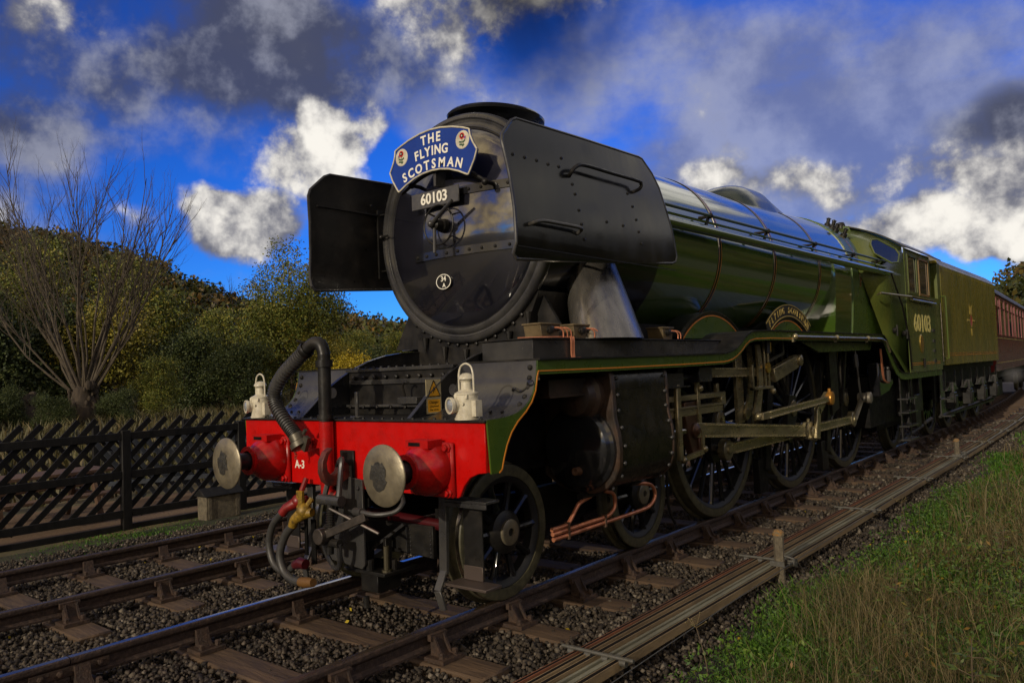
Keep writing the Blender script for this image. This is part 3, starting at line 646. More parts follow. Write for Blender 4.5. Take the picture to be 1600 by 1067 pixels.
h = M(); h.tube(smooth_path([(.155, .42, 1.48), (.155, .40, 1.56), (.19, .40, 1.59), (.21, .42, 1.57)], 4), .009, 7); B(h, 'small_hook', BLKM)
h = M(); h.box(-.58, .58, .09, .5, 1.336, 1.343); B(h, 'platform_floor', BLKM)
# main frames with swept top edge
ft = [(.035, 1.345), (.14, 1.43), (.22, 1.50), (.31, 1.565), (.42, 1.635), (.56, 1.705), (.72, 1.765), (.90, 1.808), (1.10, 1.832), (1.35, 1.842), (1.35, 1.336), (.035, 1.336)]
for s in both():
    h = M(); h.prism(ft, 'x', s*.595-.006, s*.595+.006); fr = B(h, 'front_frame_plate', BLK)
    h = M()
    for a, b in zip(ft[:9], ft[1:10]): h.bar((s*.60, a[0], a[1]), (s*.60, b[0], b[1]), .034, .006, up=(0, -.5, 1))
    B(h, 'frame_edge', BLKP, fr)
    for q in ((1,) if s > 0 else (1,)):
        h = M(); h.lathe([(1e-4, .0), (.042, .0)], (s*.595+.0075*1, .47 if s > 0 else .33, 1.52), 'x', 20); B(h, 'frame_hole', mat('hole_rim', (.16, .155, .15), .5), fr)
h = M(); h.box(.602, .606, .20, .345, 1.365, 1.60); sg = B(h, 'warning_sign', mat('faded_sign_white', (.42, .36, .20), .5, c2=(.34, .28, .15), ns=30))
h = M(); h.add([(.6065, .215, 1.485), (.6065, .332, 1.485), (.6065, .273, 1.59)], [(0, 1, 2)]); h.add([(.6065, .212, 1.375), (.6065, .334, 1.375), (.6065, .334, 1.462), (.6065, .212, 1.462)], [(0, 1, 2, 3)]); B(h, 'yellow_panel', mat('sign_yellow', (.72, .34, .01), .5), sg)
h = M()
tri = [(.212, 1.483), (.335, 1.483), (.2735, 1.594)]
for a, b in zip(tri, tri[1:]+tri[:1]): h.bar((.607, *a), (.607, *b), .002, .006)
h.add([(.6072, a, b) for a, b in ((.285, 1.565), (.258, 1.53), (.275, 1.53), (.262, 1.497), (.292, 1.54), (.274, 1.542))], [(0, 1, 2, 3, 4, 5)])
h.text('Danger', .030, (.6068, .273, 1.443), (0, 1, 0), (0, 0, 1), .0006); h.text('Overhead', .021, (.6068, .273, 1.415), (0, 1, 0), (0, 0, 1), .0006); h.text('live wires', .021, (.6068, .273, 1.391), (0, 1, 0), (0, 0, 1), .0006)
B(h, 'sign_print', DARK, sg)
h = M(); h.tube(smooth_path([(.70, .50, 1.49), (.745, .46, 1.52), (.80, .47, 1.50), (.86, .50, 1.545)], 4), .009, 7); h.lathe([(.03, 0), (.03, -.02), (1e-4, -.03)], (.86, .51, 1.545), 'y', 12); h.v = [(a+.42, b+.01, c+.0) for a, b, c in h.v]; B(h, 'apron_handle', BLK)
h = M(); h.tube(smooth_path([(-.80, .30, 1.41), (-.80, .32, 1.46), (-.74, .40, 1.53), (-.70, .44, 1.55)], 4), .010, 7); B(h, 'apron_handle', BLK)
# --- smokebox saddle
SZ = 2.858
sa = [(-.60, 1.70), (.66, 1.70), (.68, 1.95), (.70, 2.10), (.78, 2.26)]+arc(0, SZ, .955, -39, -141, 18)+[(-.78, 2.26), (-.64, 2.08), (-.60, 1.95)]
h = M(); h.prism(sa, 'y', 1.30, 2.5); sd_ = B(h, 'smokebox_saddle', BLKM)
h = M()
for k in range(13):
    a = rad(-52-k*6.3); h.bolt((.985*math.cos(a), 1.298, SZ+.985*math.sin(a)), (0, -1, 0), .017, .02)
for k in range(6): a = rad(-48-k*14); h.lathe([(.03, 0), (.014, .09), (.006, .13), (1e-4, .14)], (1.02*math.cos(a), 1.275, SZ+1.02*math.sin(a)), Vector((0, -.02, -1)), 8)
B(h, 'rivets', BLKM, sd_, kind='stuff')
# --- smokebox and door
h = M(); h.lathe([(.93, 1.30), (.93, 3.05)], (0, 0, SZ), 'y', 96); sb = B(h, 'smokebox', BLK)
h = M(); h.lathe([(.93, 1.33), (.968, 1.33), (.972, 1.315), (.972, 1.265), (.962, 1.245), (.945, 1.235), (.925, 1.236), (.912, 1.250), (.900, 1.252), (.888, 1.238), (.868, 1.228), (.850, 1.230), (.836, 1.246), (.83, 1.26)], (0, 0, SZ), 'y', 96); B(h, 'smokebox_ring', BLKP, sb)
def doory(r): return 1.075+.155*(r/.82)**2.2
h = M(); h.lathe([(.84, 1.255)]+[(.82*k/14, doory(.82*k/14)) for k in range(14, 0, -1)]+[(1e-4, 1.075)], (0, 0, SZ), 'y', 96); door = B(h, 'smokebox_door', BLKD)
for z, x0 in ((.265, .10), (-.225, -.40)):
    h = M(); n = 14; x1 = .76
    up_, dn_ = [], []
    for i in range(n+1):
        x = x0+(x1-x0)*i/n; r = math.hypot(x, z); y = doory(min(r, .86))-.014
        up_.append((x, y, SZ+z+.034)); dn_.append((x, y, SZ+z-.034))
    V = up_+dn_+[(a, b+.02, c) for a, b, c in up_+dn_]; k = n+1
    F = [(i, i+1, k+i+1, k+i) for i in range(n)]+[(i, i+1, 2*k+i+1, 2*k+i) for i in range(n)]+[(k+i, k+i+1, 3*k+i+1, 3*k+i) for i in range(n)]+[(0, k, 3*k, 2*k), (n, k+n, 3*k+n, 2*k+n)]
    h.add(V, F); st = B(h, 'hinge_strap', BLK, door)
    nb = 10 if x0 < 0 else 6
    for i in range(nb):
        x = x0+.05+(x1-x0-.07)*i/(nb-1); r = math.hypot(x, z); h2 = M()
        h2.lathe([(.014, 0), (.014, -.006), (.008, -.012), (1e-4, -.013)], (x, doory(min(r, .86))-.014, SZ+z), 'y', 10); B(h2, 'strap_rivet', BLKM, door)
    h = M(); h.tube([(.79, 1.19, SZ+z-.06), (.79, 1.19, SZ+z+.06)], .026, 12); B(h, 'hinge', BLKM, door)
h = M()
for k in range(40): a0 = 2*math.pi*k/40; a1 = 2*math.pi*(k+1)/40; h.tube([(.165*math.cos(a0), 1.00, SZ+.165*math.sin(a0)), (.165*math.cos(a1), 1.00, SZ+.165*math.sin(a1))], .0075, 6, cap=False)
for k in range(3): a = rad(45+90*k if k < 2 else -50); h.tube([(.165*math.cos(a), 1.00, SZ+.165*math.sin(a)), (.12*math.cos(a), 1.07, SZ+.12*math.sin(a))], .008, 6)
h.lathe([(.06, 1.07), (.055, 1.03), (.045, 1.02), (.045, .95), (.03, .94), (1e-4, .935)], (0, 0, SZ), 'y', 20); B(h, 'door_dart', BLKM, door)
h = M(); h.tube([(.0, .925, SZ+.005), (.235, .925, SZ+.155)], [.018, .014], 10); h.sph((-.005, .92, SZ), .03); h.tube([(0, .955, SZ), (.0, .945, SZ-.235)], [.017, .014], 10); B(h, 'locking_handle', BLKP, door)
h = M(); h.lathe([(1e-4, -.018), (.082, -.018), (.086, -.010), (.086, 0)], (-.06, doory(.45), SZ-.455), 'y', 28, sy=.74); sp = B(h, 'shed_plate', BLKM, door)
h = M(); yp = doory(.45)-.019
h.lathe([(.078, -.001), (.086, -.001)], (-.06, yp, SZ-.455), 'y', 28, sy=.74); h.text('34', .062, (-.06, yp, SZ-.432), (1, 0, 0), (0, 0, 1), .002, off=.001); h.text('A', .050, (-.055, yp, SZ-.487), (1, 0, 0), (0, 0, 1), .002, off=.001); B(h, 'lettering', WHT, sp)
h = M(); h.box(-.325, .225, 1.015, 1.03, 3.022, 3.162); npl = B(h, 'number_plate', mat('number_plate_dark', (.045, .045, .048), .3, c2=(.08, .078, .075), ns=12), bev=.006)
h = M(); h.text('60103', .125, (-.05, 1.012, 3.092), (1, 0, 0), (0, 0, 1), .004, off=.003, sxx=1.0); B(h, 'lettering', WHT, npl)
h = M(); h.box(-.14, -.10, 1.03, 1.13, 3.07, 3.12); h.box(.05, .09, 1.03, 1.13, 3.07, 3.12); B(h, 'plate_bracket', BLKM, npl)
h = M(); h.tube(smooth_path([(-.45, 1.03, 3.20), (-.2, 1.02, 3.29), (0, 1.02, 3.31), (.3, 1.04, 3.25), (.50, 1.07, 3.13)], 5), .016, 9)
for x, z in ((-.33, 3.25), (.30, 3.25), (.50, 3.13)): h.tube([(x, 1.03, z), (x, 1.20, z)], .018, 8); h.sph((x, 1.03, z), .03, 10, 6)
h.sph((-.93, 1.20, SZ+.05), .022); h.tube([(-.93, 1.20, SZ+.05), (-.83, 1.19, SZ+.05)], .010, 8); B(h, 'door_handrail', BLKM)
h = M(); h.box(-.03, .0, .99, 1.12, 3.18, 3.34); B(h, 'lamp_iron', BLKP, bev=.003)
# --- chimney, dome
h = M(); pr = [(.30, 3.66), (.285, 3.70), (.275, 3.75), (.278, 3.80), (.30, 3.835), (.345, 3.86), (.388, 3.885), (.392, 3.905), (.375, 3.925), (.30, 3.935), (.25, 3.93), (.24, 3.85)]
h.lathe(pr, (0, 1.80, 0), 'z', 64, sy=1.30); 
h.lathe([(.34, 3.62), (.36, 3.655), (.33, 3.68), (.30, 3.70)], (0, 1.8, 0), 'z', 48, sy=1.3); B(h, 'chimney', BLK)
# --- boiler
by = [2.78, 4.3, 5.85, 7.4, 9.2]; br = [.925, .935, .955, .985, 1.045]
def brad(y):
    for i in range(4):
        if y <= by[i+1]: return br[i]+(br[i+1]-br[i])*(y-by[i])/(by[i+1]-by[i])
    return br[-1]
h = M(); h.lathe([(brad(y)-.12, y) if i == 0 else (brad(y), y) for i, y in enumerate([2.76, 2.78, 3.5, 4.3, 5.0, 5.85, 6.6, 7.4, 8.3, 9.2])], (0, 0, SZ), 'y', 120); bo = B(h, 'boiler', GRN)
for y in (4.34, 5.86, 7.42, 9.12):
    r = brad(y); h = M()
    h.lathe([(r, y-.03), (r+.006, y-.028), (r+.006, y+.028), (r, y+.03)], (0, 0, SZ), 'y', 96); bd = B(h, 'boiler_band', mat('band_dark', (.008, .014, .006), .22), bo)
    h = M()
    for q in both(): h.lathe([(r+.0075, y+q*.028-.004), (r+.0075, y+q*.028+.004)], (0, 0, SZ), 'y', 96)
    B(h, 'band_lining', ORG, bd)
# firebox
def fbx(z, y):
    t = (y-9.2)/1.4
    return 1.045 if z > SZ else 1.045-.05*((SZ-z)/.9)**1.5
sec = [(-fbx(1.95, 9.2), 1.95), (-fbx(2.2, 9), 2.2), (-fbx(2.5, 9), 2.5)]+[(-a, b) for a, b in arc(0, SZ, 1.045, 0, 180, 40)]+[(fbx(2.5, 9), 2.5), (fbx(2.2, 9), 2.2), (fbx(1.95, 9), 1.95)]
sec = [(a, b) for a, b in sec]
h = M(); h.prism(sec, 'y', 8.75, 10.75); fb = B(h, 'firebox', GRNF)
h = M(); h.prism([(a*.985, 1.95+(b-1.95)*.94) for a, b in sec], 'y', 7.95, 8.76); B(h, 'firebox_throat', GRN, fb)
h = M(); h.box(-.6, .6, 3.1, 8.6, 1.35, 2.05); h.box(-.55, .55, 2.5, 9.5, .95, 1.5); B(h, 'main_frames', DARK)
# dome (banjo collector)
h = M()
V = []; ny, nx = 22, 18
for i in range(ny+1):
    u = i/ny; y = 6.0+2.45*u; hh = .30*min(1, u/.30)**.8*(1 if u < .52 else max(0, 1-((u-.52)/.48))**1.0) if u > 0 else 0
    hh = .255*math.sin(min(1, u/.34)*math.pi/2)**.8*(1 if u < .5 else max(0., 1-(u-.5)/.5)); wd = .50*math.sin(min(1, u/.25)*math.pi/2)*(1 if u < .5 else 1-.55*(u-.5)/.5)+.02
    for j in range(nx+1):
        v = -1+2*j/nx; x = v*wd; zb = SZ+math.sqrt(max(0, brad(y)**2-x*x)); f = (1-abs(v)**3.2); V.append((x, y, zb-.015+(hh+.015)*f if u > 0 else zb-.02))
h.add(V, [(i*(nx+1)+j, i*(nx+1)+j+1, (i+1)*(nx+1)+j+1, (i+1)*(nx+1)+j) for i in range(ny) for j in range(nx)]); B(h, 'dome', DOME)
for y, x in ((9.35, .60), (9.1, .72), (9.3, .78), (9.6, .45)):
    h = M(); z = SZ+math.sqrt(1.045**2-x*x); h.lathe([(.05, -.02), (.05, .04), (.03, .05), (.03, .11), (.045, .12), (1e-4, .14)], (x, y, z), Vector((x*.6, 0, 1)), 12); B(h, 'safety_valve', BLKM)
# --- handrails along the boiler
for s in both():
    h = M(); h.tube([(1.02*s, 2.4, 3.135), (1.2*s, 10.03, 3.16)], .017, 10); hr = B(h, 'boiler_handrail', mat('dark_green_rail', (.035, .06, .02), .3) if s > 0 else BLKM)
    for y in (3.88, 5.33, 6.86, 8.42, 9.6):
        k = M(); xr = 1.02+.18*(y-2.4)/7.63; k.tube([(xr*s, y, 3.137), (.93*s, y, 3.13)], [.012, .022], 8); k.sph((xr*s, y, 3.139), .032, 10, 6); k.bar((xr*s-.02*s, y, 3.13), (xr*s-.03*s, y-.06, 3.02), .02, .03); B(k, 'handrail_knob', BLKM, hr)
h = M(); h.tube([(1.0, 2.5, 2.985), (1.22, 10.22, 2.975)], .052, 16); h.tube([(.985, 2.5, 3.075), (1.2, 10.1, 3.07)], .014, 8); B(h, 'ejector_pipe', GRN)
# --- smoke deflectors
def dx(z): t = (z-2.41)/1.1; return 1.165-.115*t*t
yz = [(.555, 2.41), (.58, 2.41), (.60, 2.65), (.585, 2.9), (.555, 3.1), (.535, 3.24), (.565, 3.29), (.70, 3.405), (.76, 3.43)]
outline = [(.60, 2.405), (.565, 2.44), (.575, 2.75), (.56, 3.0), (.53, 3.22), (.545, 3.275), (.68, 3.405), (.74, 3.432), (1.6, 3.462), (2.47, 3.482), (2.53, 3.475), (2.66, 3.36), (2.74, 3.24), (2.86, 2.86), (2.90, 2.62), (2.87, 2.57), (2.80, 2.55)]
for s in both():
    zs = [2.405+(3.482-2.405)*k/16 for k in range(17)]
    # front and rear y at each height
    fr_ = [(2.405, .60), (2.44, .565), (2.75, .575), (3.0, .56), (3.22, .53), (3.275, .545), (3.405, .68), (3.432, .74), (3.482, 1.6)]
    re_ = [(2.405, 2.80), (2.57, 2.87), (2.62, 2.90), (2.86, 2.86), (3.24, 2.74), (3.36, 2.66), (3.475, 2.53), (3.482, 2.47)]
    def ip(t, z):
        for (a, b), (c, d) in zip(t, t[1:]):
            if a <= z <= c: return b+(d-b)*(z-a)/max(1e-6, c-a)
        return t[-1][1] if z > t[-1][0] else t[0][1]
    def zt(y): return 3.432+(y-.74)*(3.482-3.432)/1.73 if .74 <= y <= 2.47 else 9
    def zb(y): return 2.405+(y-.6)*(.145/2.2)
    V = []; rows = 17; cols = 13
    zs = sorted(zs+[2.44, 2.57, 2.62, 3.22, 3.275, 3.405, 3.432, 3.445, 3.46]); rows = len(zs)
    for side in (0, 1):
        for z in zs:
            y0, y1 = ip(fr_, z), ip(re_, z)
            if z > 3.432: y0 = .74+(z-3.432)/(.05)*1.7; 
            for c in range(cols):
                y = y0+(y1-y0)*c/(cols-1); z2 = max(z, zb(y)) if z < 2.6 else z
                xx = dx(z2)-(.028*max(0, (2.49-z2)/.08)**1. if z2 < 2.49 else 0); V.append((s*(xx-.012*side), y, z2))
    n = rows*cols; F = []
    for i in range(rows-1):
        for c in range(cols-1):
            a = i*cols+c; F += [(a, a+1, a+cols+1, a+cols), (n+a, n+a+cols, n+a+cols+1, n+a+1)]
    for i in range(rows-1):
        for c in (0, cols-1): a = i*cols+c; F.append((a, a+cols, n+a+cols, n+a))
    for c in range(cols-1):
        for i in (0, rows-1): a = i*cols+c; F.append((a, a+1, n+a+1, n+a))
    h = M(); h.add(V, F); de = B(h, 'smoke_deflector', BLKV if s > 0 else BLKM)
    h = M(); pth = [(s*(dx(z)-.006-(.028 if z < 2.45 else 0)), y, z) for y, z in outline]; pth.append(((s*(dx(2.55)-.03), 1.7, 2.478))); pth.append(pth[0])
    q = []
    for a, b in zip(pth, pth[1:]):
        q.append(a)
        for t in (.25, .5, .75):
            z = a[2]+(b[2]-a[2])*t
            if abs(b[2]-a[2]) > .1: q.append((s*(dx(z)-.006), a[1]+(b[1]-a[1])*t, z))
    h.tube(q+[pth[-1]], .013, 8, cap=False); B(h, 'deflector_beading', BLKP, de)
    h = M(); h.box(*sorted((s*(dx(2.49)-.0), s*(dx(2.49)+.004))), .58, 2.86, 2.488, 2.494); B(h, 'deflector_seam', BLKM, de)
    h = M(); bp = [(.573, 3.142), (.708, 3.145), (.849, 3.149), (.986, 3.146), (1.122, 3.152), (1.176, 3.229), (1.27, 3.04), (1.29, 2.966), (1.315, 2.843), (1.332, 2.737), (1.349, 2.621), (2.095, 3.094), (2.147, 2.988), (2.18, 2.878), (2.202, 2.777), (2.225, 2.676), (1.70, 2.80), (1.95, 2.80)]
    for y, z in bp:
        for q in both(): h.lathe([(.013, 0), (.011, .008), (1e-4, .011)], (s*(dx(z)-.006+q*.006), y+.05, z), (s*q, 0, 0), 8)
    B(h, 'rivets', BLKM, de, kind='stuff')
    h = M(); xx = s*dx(3.15)
    h.tube(smooth_path([(xx, 1.30, 3.10), (xx+.05*s, 1.26, 3.115), (xx+.065*s, 1.30, 3.16), (xx+.065*s, 1.42, 3.195), (xx+.065*s, 1.8, 3.20), (xx+.065*s, 2.22, 3.205), (xx+.065*s, 2.28, 3.19), (xx+.05*s, 2.28, 3.15), (xx, 2.24, 3.12)], 5), .015, 9); B(h, 'deflector_handrail', BLKM, de)
    h = M(); xx = s*dx(2.66)
    h.tube(smooth_path([(xx, .72, 2.655), (xx+.045*s, .73, 2.665), (xx+.05*s, .82, 2.685), (xx+.05*s, 1.05, 2.69), (xx+.05*s, 1.26, 2.69), (xx+.04*s, 1.31, 2.68), (xx, 1.31, 2.655)], 5), .014, 9); B(h, 'deflector_step', mat('worn_step', (.09, .085, .075), .35, .6) if s > 0 else BLKM, de)
    for y in (1.35, 2.3):
        h = M(); h.bar((s*.86, y, 3.15), (s*1.085, y, 3.15), .05, .012, up=(0, 0, 1)); h.bar((s*.88, y, 2.62), (s*1.135, y, 2.62), .05, .012, up=(0, 0, 1)); B(h, 'deflector_bracket', BLKM, de)
    h = M(); h.box(*sorted((s*1.08, s*1.10)), 1.30, 1.36, 2.55, 3.2); h.box(*sorted((s*1.08, s*1.10)), .62, 1.3, 3.14, 3.155) ; B(h, 'deflector_stiffener', BLKM, de)
# --- steam pipe fairings
for s in both():
    h = M(); P0 = Vector((.74*s, 2.06, 2.62)); P1 = Vector((1.0*s, 1.72, 1.87)); n = 28; V = []
    for t in (0, .25, .5, .75, 1.):
        c = P0.lerp(P1, t); a = .28+.13*t; b_ = .18+.06*t
        for j in range(n): w = 2*math.pi*j/n; V.append((c.x+b_*math.cos(w)*1., c.y+a*math.sin(w)*1.0+.22*t, c.z))
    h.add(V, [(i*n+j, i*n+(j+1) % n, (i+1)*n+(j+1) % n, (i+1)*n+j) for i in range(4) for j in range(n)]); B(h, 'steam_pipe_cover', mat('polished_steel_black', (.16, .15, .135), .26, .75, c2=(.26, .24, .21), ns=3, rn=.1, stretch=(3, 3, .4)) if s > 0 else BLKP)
    h = M(); h.prism([(.60*s, 2.42), (.72*s, 2.30), (.98*s, 1.87), (.60*s, 1.87)], 'y', 1.38, 1.41); B(h, 'saddle_wing', BLKM)
# --- mechanical lubricators with copper pipes
LUB = mat('tan_lubricator_paint', (.17, .125, .065), .4, .2, c2=(.10, .075, .04), ns=14)
for x, y, w in ((.98, 1.08, .25), (.98, 1.50, .25), (1.0, 2.85, .2), (-.98, 1.95, .25), (-.98, 2.35, .25)):
    h = M(); h.prism([(y-w/2+.02, 1.868), (y+w/2-.02, 1.868), (y+w/2, 1.968), (y-w/2, 1.968)], 'x', x-.10, x+.06); h.box(x-.11, x+.07, y-w/2-.01, y+w/2+.01, 1.968, 1.982); lu = B(h, 'lubricator', LUB, bev=.004)
    h = M(); h.lathe([(.03, 0), (.03, .03), (.015, .035), (1e-4, .035)], (x+.06, y-.02, 1.93), 'x', 10); h.tube([(x+.07, y-.06, 1.93), (x+.07, y+.10, 1.935)], .010, 6); B(h, 'lubricator_drive', BLKM, lu)
    for k in range(3 if w > .2 else 2):
        h = M(); yy = y+.02+k*.05; h.tube(smooth_path([(x+.055, yy, 1.94), (x+.10, yy+.02, 1.945), (x+.125, yy+.045, 1.92), (x+.125, yy+.05, 1.872)], 4), .006, 6); B(h, 'copper_pipe', COP, lu)
for k in range(3):
    h = M(); y = 1.22+.018*k; h.tube(smooth_path([(.95, .80+k*.05, 1.872), (1.06, 1.0, 1.874), (1.10, y-.01, 1.873), (1.122, y, 1.86), (1.124, y, 1.72), (1.18, y, 1.716)], 4), .006, 6); B(h, 'copper_pipe', COP)
# --- splashers and nameplate
for y, big in ((4.24, 0), (6.44, 1), (8.70, 0)):
    for s in both():
        h = M(); Rr = 1.17; a = [(y+Rr*math.cos(rad(t)), 1.016+Rr*math.sin(rad(t))) for t in range(50, 131, 4)]
        h.prism(a, 'x', *sorted((s*.86, s*.60))); sp_ = B(h, 'splasher', BLK)
        h = M(); a2 = [(y+(Rr-.055)*math.cos(rad(t)), 1.016+(Rr-.055)*math.sin(rad(t))) for t in range(52, 129, 4)]; h.prism(a2, 'x', *sorted((s*.861, s*.864))); B(h, 'splasher_face', GRNF, sp_)
        h = M()
        for t in range(51, 129, 3): h.bar((s*.864, y+(Rr-.045)*math.cos(rad(t)), 1.016+(Rr-.045)*math.sin(rad(t))), (s*.864, y+(Rr-.045)*math.cos(rad(t+3)), 1.016+(Rr-.045)*math.sin(rad(t+3))), .004, .012)
        B(h, 'splasher_lining', ORG, sp_)
        h = M()
        for t in range(50, 130, 4): h.bar((s*.85, y+Rr*math.cos(rad(t)), 1.016+Rr*math.sin(rad(t))), (s*.85, y+Rr*math.cos(rad(t+4)), 1.016+Rr*math.sin(rad(t+4))), .035, .008, up=(0, math.cos(rad(t+2)), math.sin(rad(t+2))))
        B(h, 'splasher_rim', BLKP, sp_)
        if big:
            R0, R1 = 1.175, 1.335; h = M(); A = [(y+R1*math.cos(rad(t)), 1.016+R1*math.sin(rad(t))) for t in range(54, 127, 3)]; Bq = [(y+R0*math.cos(rad(t)), 1.016+R0*math.sin(rad(t))) for t in range(126, 53, -3)]
            h.prism(A+Bq, 'x', *sorted((s*.872, s*.886))); npp = B(h, 'nameplate', mat('nameplate_black', (.015, .014, .012), .35))
            h = M()
            for t in range(54, 126, 3):
                for rr_ in (R0+.008, R1-.008): h.bar((s*.887, y+rr_*math.cos(rad(t)), 1.016+rr_*math.sin(rad(t))), (s*.887, y+rr_*math.cos(rad(t+3)), 1.016+rr_*math.sin(rad(t+3))), .006, .012, up=(0, math.cos(rad(t)), math.sin(rad(t))))
            tx = 'FLYING SCOTSMAN'; rc = (R0+R1)/2
            for i, ch in enumerate(tx):
                if ch == ' ': continue
                t = rad(90+(len(tx)-1)/2*4.55-i*4.55) if s > 0 else rad(90-(len(tx)-1)/2*4.55+i*4.55)
                h.text(ch, .112, (s*.886, y+rc*math.cos(t), 1.016+rc*math.sin(t)), (0, s*math.sin(t), -s*math.cos(t)), (0, math.cos(t), math.sin(t)), .004, off=.002, sxx=.9)
            B(h, 'brass_lettering', mat('brass_letters', (.62, .46, .14), .35, .5), npp)
# --- cylinders
CYL = mat('cylinder_cladding', (.005, .006, .004), .26, spec=.3, c2=(.020, .018, .012), ns=5, rn=.1, bump=.03, bs=8)
for s in both():
    sec = [(1.02, 1.625), (1.20, 1.625), (1.245, 1.61), (1.268, 1.57), (1.275, 1.45), (1.28, 1.25), (1.31, 1.12), (1.32, 1.0), (1.31, .88), (1.27, .79), (1.20, .72), (1.08, .675), (.95, .67), (.78, .70), (.62, .80), (.60, 1.6)]
    sec = [(a*s, b) for a, b in sec]
    h = M(); h.prism(sec, 'y', 1.56, 2.36); cy = B(h, 'cylinder', CYL, bev=.006)
    for y0, y1 in ((1.50, 1.56), (2.36, 2.40)):
        h = M(); h.prism([((a-s*.9)*1.02+s*.9, (b-1.15)*1.02+1.15) for a, b in sec], 'y', y0, y1); B(h, 'cylinder_flange', CYF, cy, bev=.008)
    h = M()
    for y in (1.585, 2.335):
        for (a, b) in ((1.277, 1.55), (1.280, 1.42), (1.282, 1.30), (1.305, 1.17), (1.328, 1.03), (1.32, .90), (1.285, .80), (1.20, .70)): h.sph((a*s, y, b), .016, 8, 6)
    B(h, 'rivets', BLKP, cy, kind='stuff')
    h = M(); h.lathe([(.33, 1.505), (.33, 1.47), (.305, 1.455), (.29, 1.42), (.25, 1.40), (1e-4, 1.385)], (.975*s, 0, 1.01), 'y', 40); B(h, 'cylinder_cover', BLK, cy)
    h = M(); h.lathe([(.20, 1.51), (.20, 1.44), (.17, 1.42), (.15, 1.36), (.10, 1.34), (1e-4, 1.33)], (1.02*s, 0, 1.42), 'y', 28); h.box(*sorted((.86*s, 1.12*s)), .92, 1.40, 1.44, 1.56); h.box(*sorted((.84*s, 1.14*s)), .90, 1.42, 1.43, 1.445); B(h, 'valve_chest_cover', CYF, cy)
    h = M(); h.lathe([(.045, 0), (.045, -.03), (.03, -.05), (.03, -.10), (.018, -.10), (1e-4, -.08)], (1.02*s, 1.44, .85), Vector((0, 1, 0)), 10); B(h, 'relief_valve', RUST, cy)
    h = M(); h.box(*sorted((.64*s, 1.1*s)), .62, 1.48, 1.15, 1.6) if False else h.box(*sorted((.60*s, .64*s)), .04, 2.4, .86, 1.33); B(h, 'frame_plate', DARK)
# --- wheels
def wheel_meshes(r, ns_, hub, crank):
    tw = .07 if r > .6 else .062
    t = M(); prof_ = [(r-.085, .005), (r-.085, -.13), (r+.030, -.135), (r+.030, -.108), (r+.004, -.095), (r, -.01), (r-.006, .002), (r-.02, .006), (r-.06, .006), (r-.085, .005)]
    t.lathe(prof_[:9]+[prof_[0]], (0, 0, 0), 'x', 72 if r > .6 else 56)
    tm = t.mesh('tyre', [TYR, RIM]); tread = M()
    ri = M(); ri.lathe([(r-.084, -.005), (r-.090, -.002), (r-.12, -.012), (r-.135, -.03), (r-.135, -.10), (r-.084, -.115)], (0, 0, 0), 'x', 72 if r > .6 else 56)
    rm = ri.mesh('rim', RMB)
    hb = M(); hb.lathe([(1e-4, .045), (hub*.42, .045), (hub*.45, .035), (hub*.8, .03), (hub, .01), (hub, -.15), (1e-4, -.15)], (0, 0, 0), 'x', 32)
    if crank:
        a = Vector((0, -.13, -.29)).normalized(); hb.prism([(y, z) for y, z in [(-.13-.11, -.22), (-.13-.13, -.32), (-.13-.05, -.43), (-.13+.06, -.43), (-.13+.12, -.33), (.16, -.05), (.12, .16), (-.10, .17), (-.19, .02)]], 'x', -.03, .035)
    hm = hb.mesh('hub', BLKM)
    ax = M(); ax.lathe([(hub*.60, .032), (hub*.60, .050), (hub*.52, .056), (.03, .056), (.028, .03), (1e-4, .03)], (0, 0, 0), 'x', 28); am = ax.mesh('axle_end', STL if r < .6 else ROD)
    sp = M(); a, b = hub*.92, r-.125; w0, w1 = (.040, .024) if r > .6 else (.036, .026)
    sp.tube([(-.045, 0, a), (-.04, 0, a+(b-a)*.25), (-.045, 0, b-.04), (-.05, 0, b)], [w0, w0*.72, w1, w1*1.5], 8); smm = sp.mesh('spoke', SPK)
    return tm, rm, hm, am, smm
WM = {}
def wheel(x, y, r, ns_, hub, crank=False, parent=None, detail=True, rot=0., bright=False, name='wheel'):
    key = (r, crank)
    if key not in WM: WM[key] = wheel_meshes(r, ns_, hub, crank)
    tm, rm, hm, am, smm = WM[key]; par = parent or LOCO
    o = link(name, tm, par, Vector((x, y, r))-ORIG[par.name]); 
    if x < 0: o.rotation_euler = (0, 0, math.pi)
    link('rim', rm, o); link('hub', hm, o)
    if x > 0: link('axle_end', am, o)
    if detail:
        for k in range(ns_): q = link('spoke', smm, o); q.rotation_euler = (2*math.pi*(k+.5)/ns_+rot, 0, 0)
    else:
        j = M()
        for k in range(ns_):
            a = 2*math.pi*k/ns_; j.bar((-.045, hub*.9*math.sin(a), hub*.9*math.cos(a)), (-.045, (r-.12)*math.sin(a), (r-.12)*math.cos(a)), .04, .05)
        link('spokes', j.mesh('spokes', SPK), o, kind='stuff')
    return o
AX = [4.336, 6.546, 8.756]
for i, y in enumerate(AX):
    wheel(.80, y, 1.016, 20, .175, True, name='driving_wheel'); wheel(-.80, y, 1.016, 20, .175, True, detail=False, name='driving_wheel')
    h = M(); h.lathe([(.1, -.75), (.1, .75)], (0, y, 1.016), 'x', 16); B(h, 'axle', DARK)
for y in (.755, 2.66):
    o = wheel(.80, y, .483, 10, .155, name='bogie_wheel'); wheel(-.80, y, .483, 10, .155, detail=False, name='bogie_wheel')
    for s in both():
        h = M(); h.lathe([(.4845, s*.80-s*.098 if s > 0 else -.80+.098), (.4845, s*.80-s*.008)], (0, y, .483), 'x', 56); B(h, 'wheel_tread', RIM)
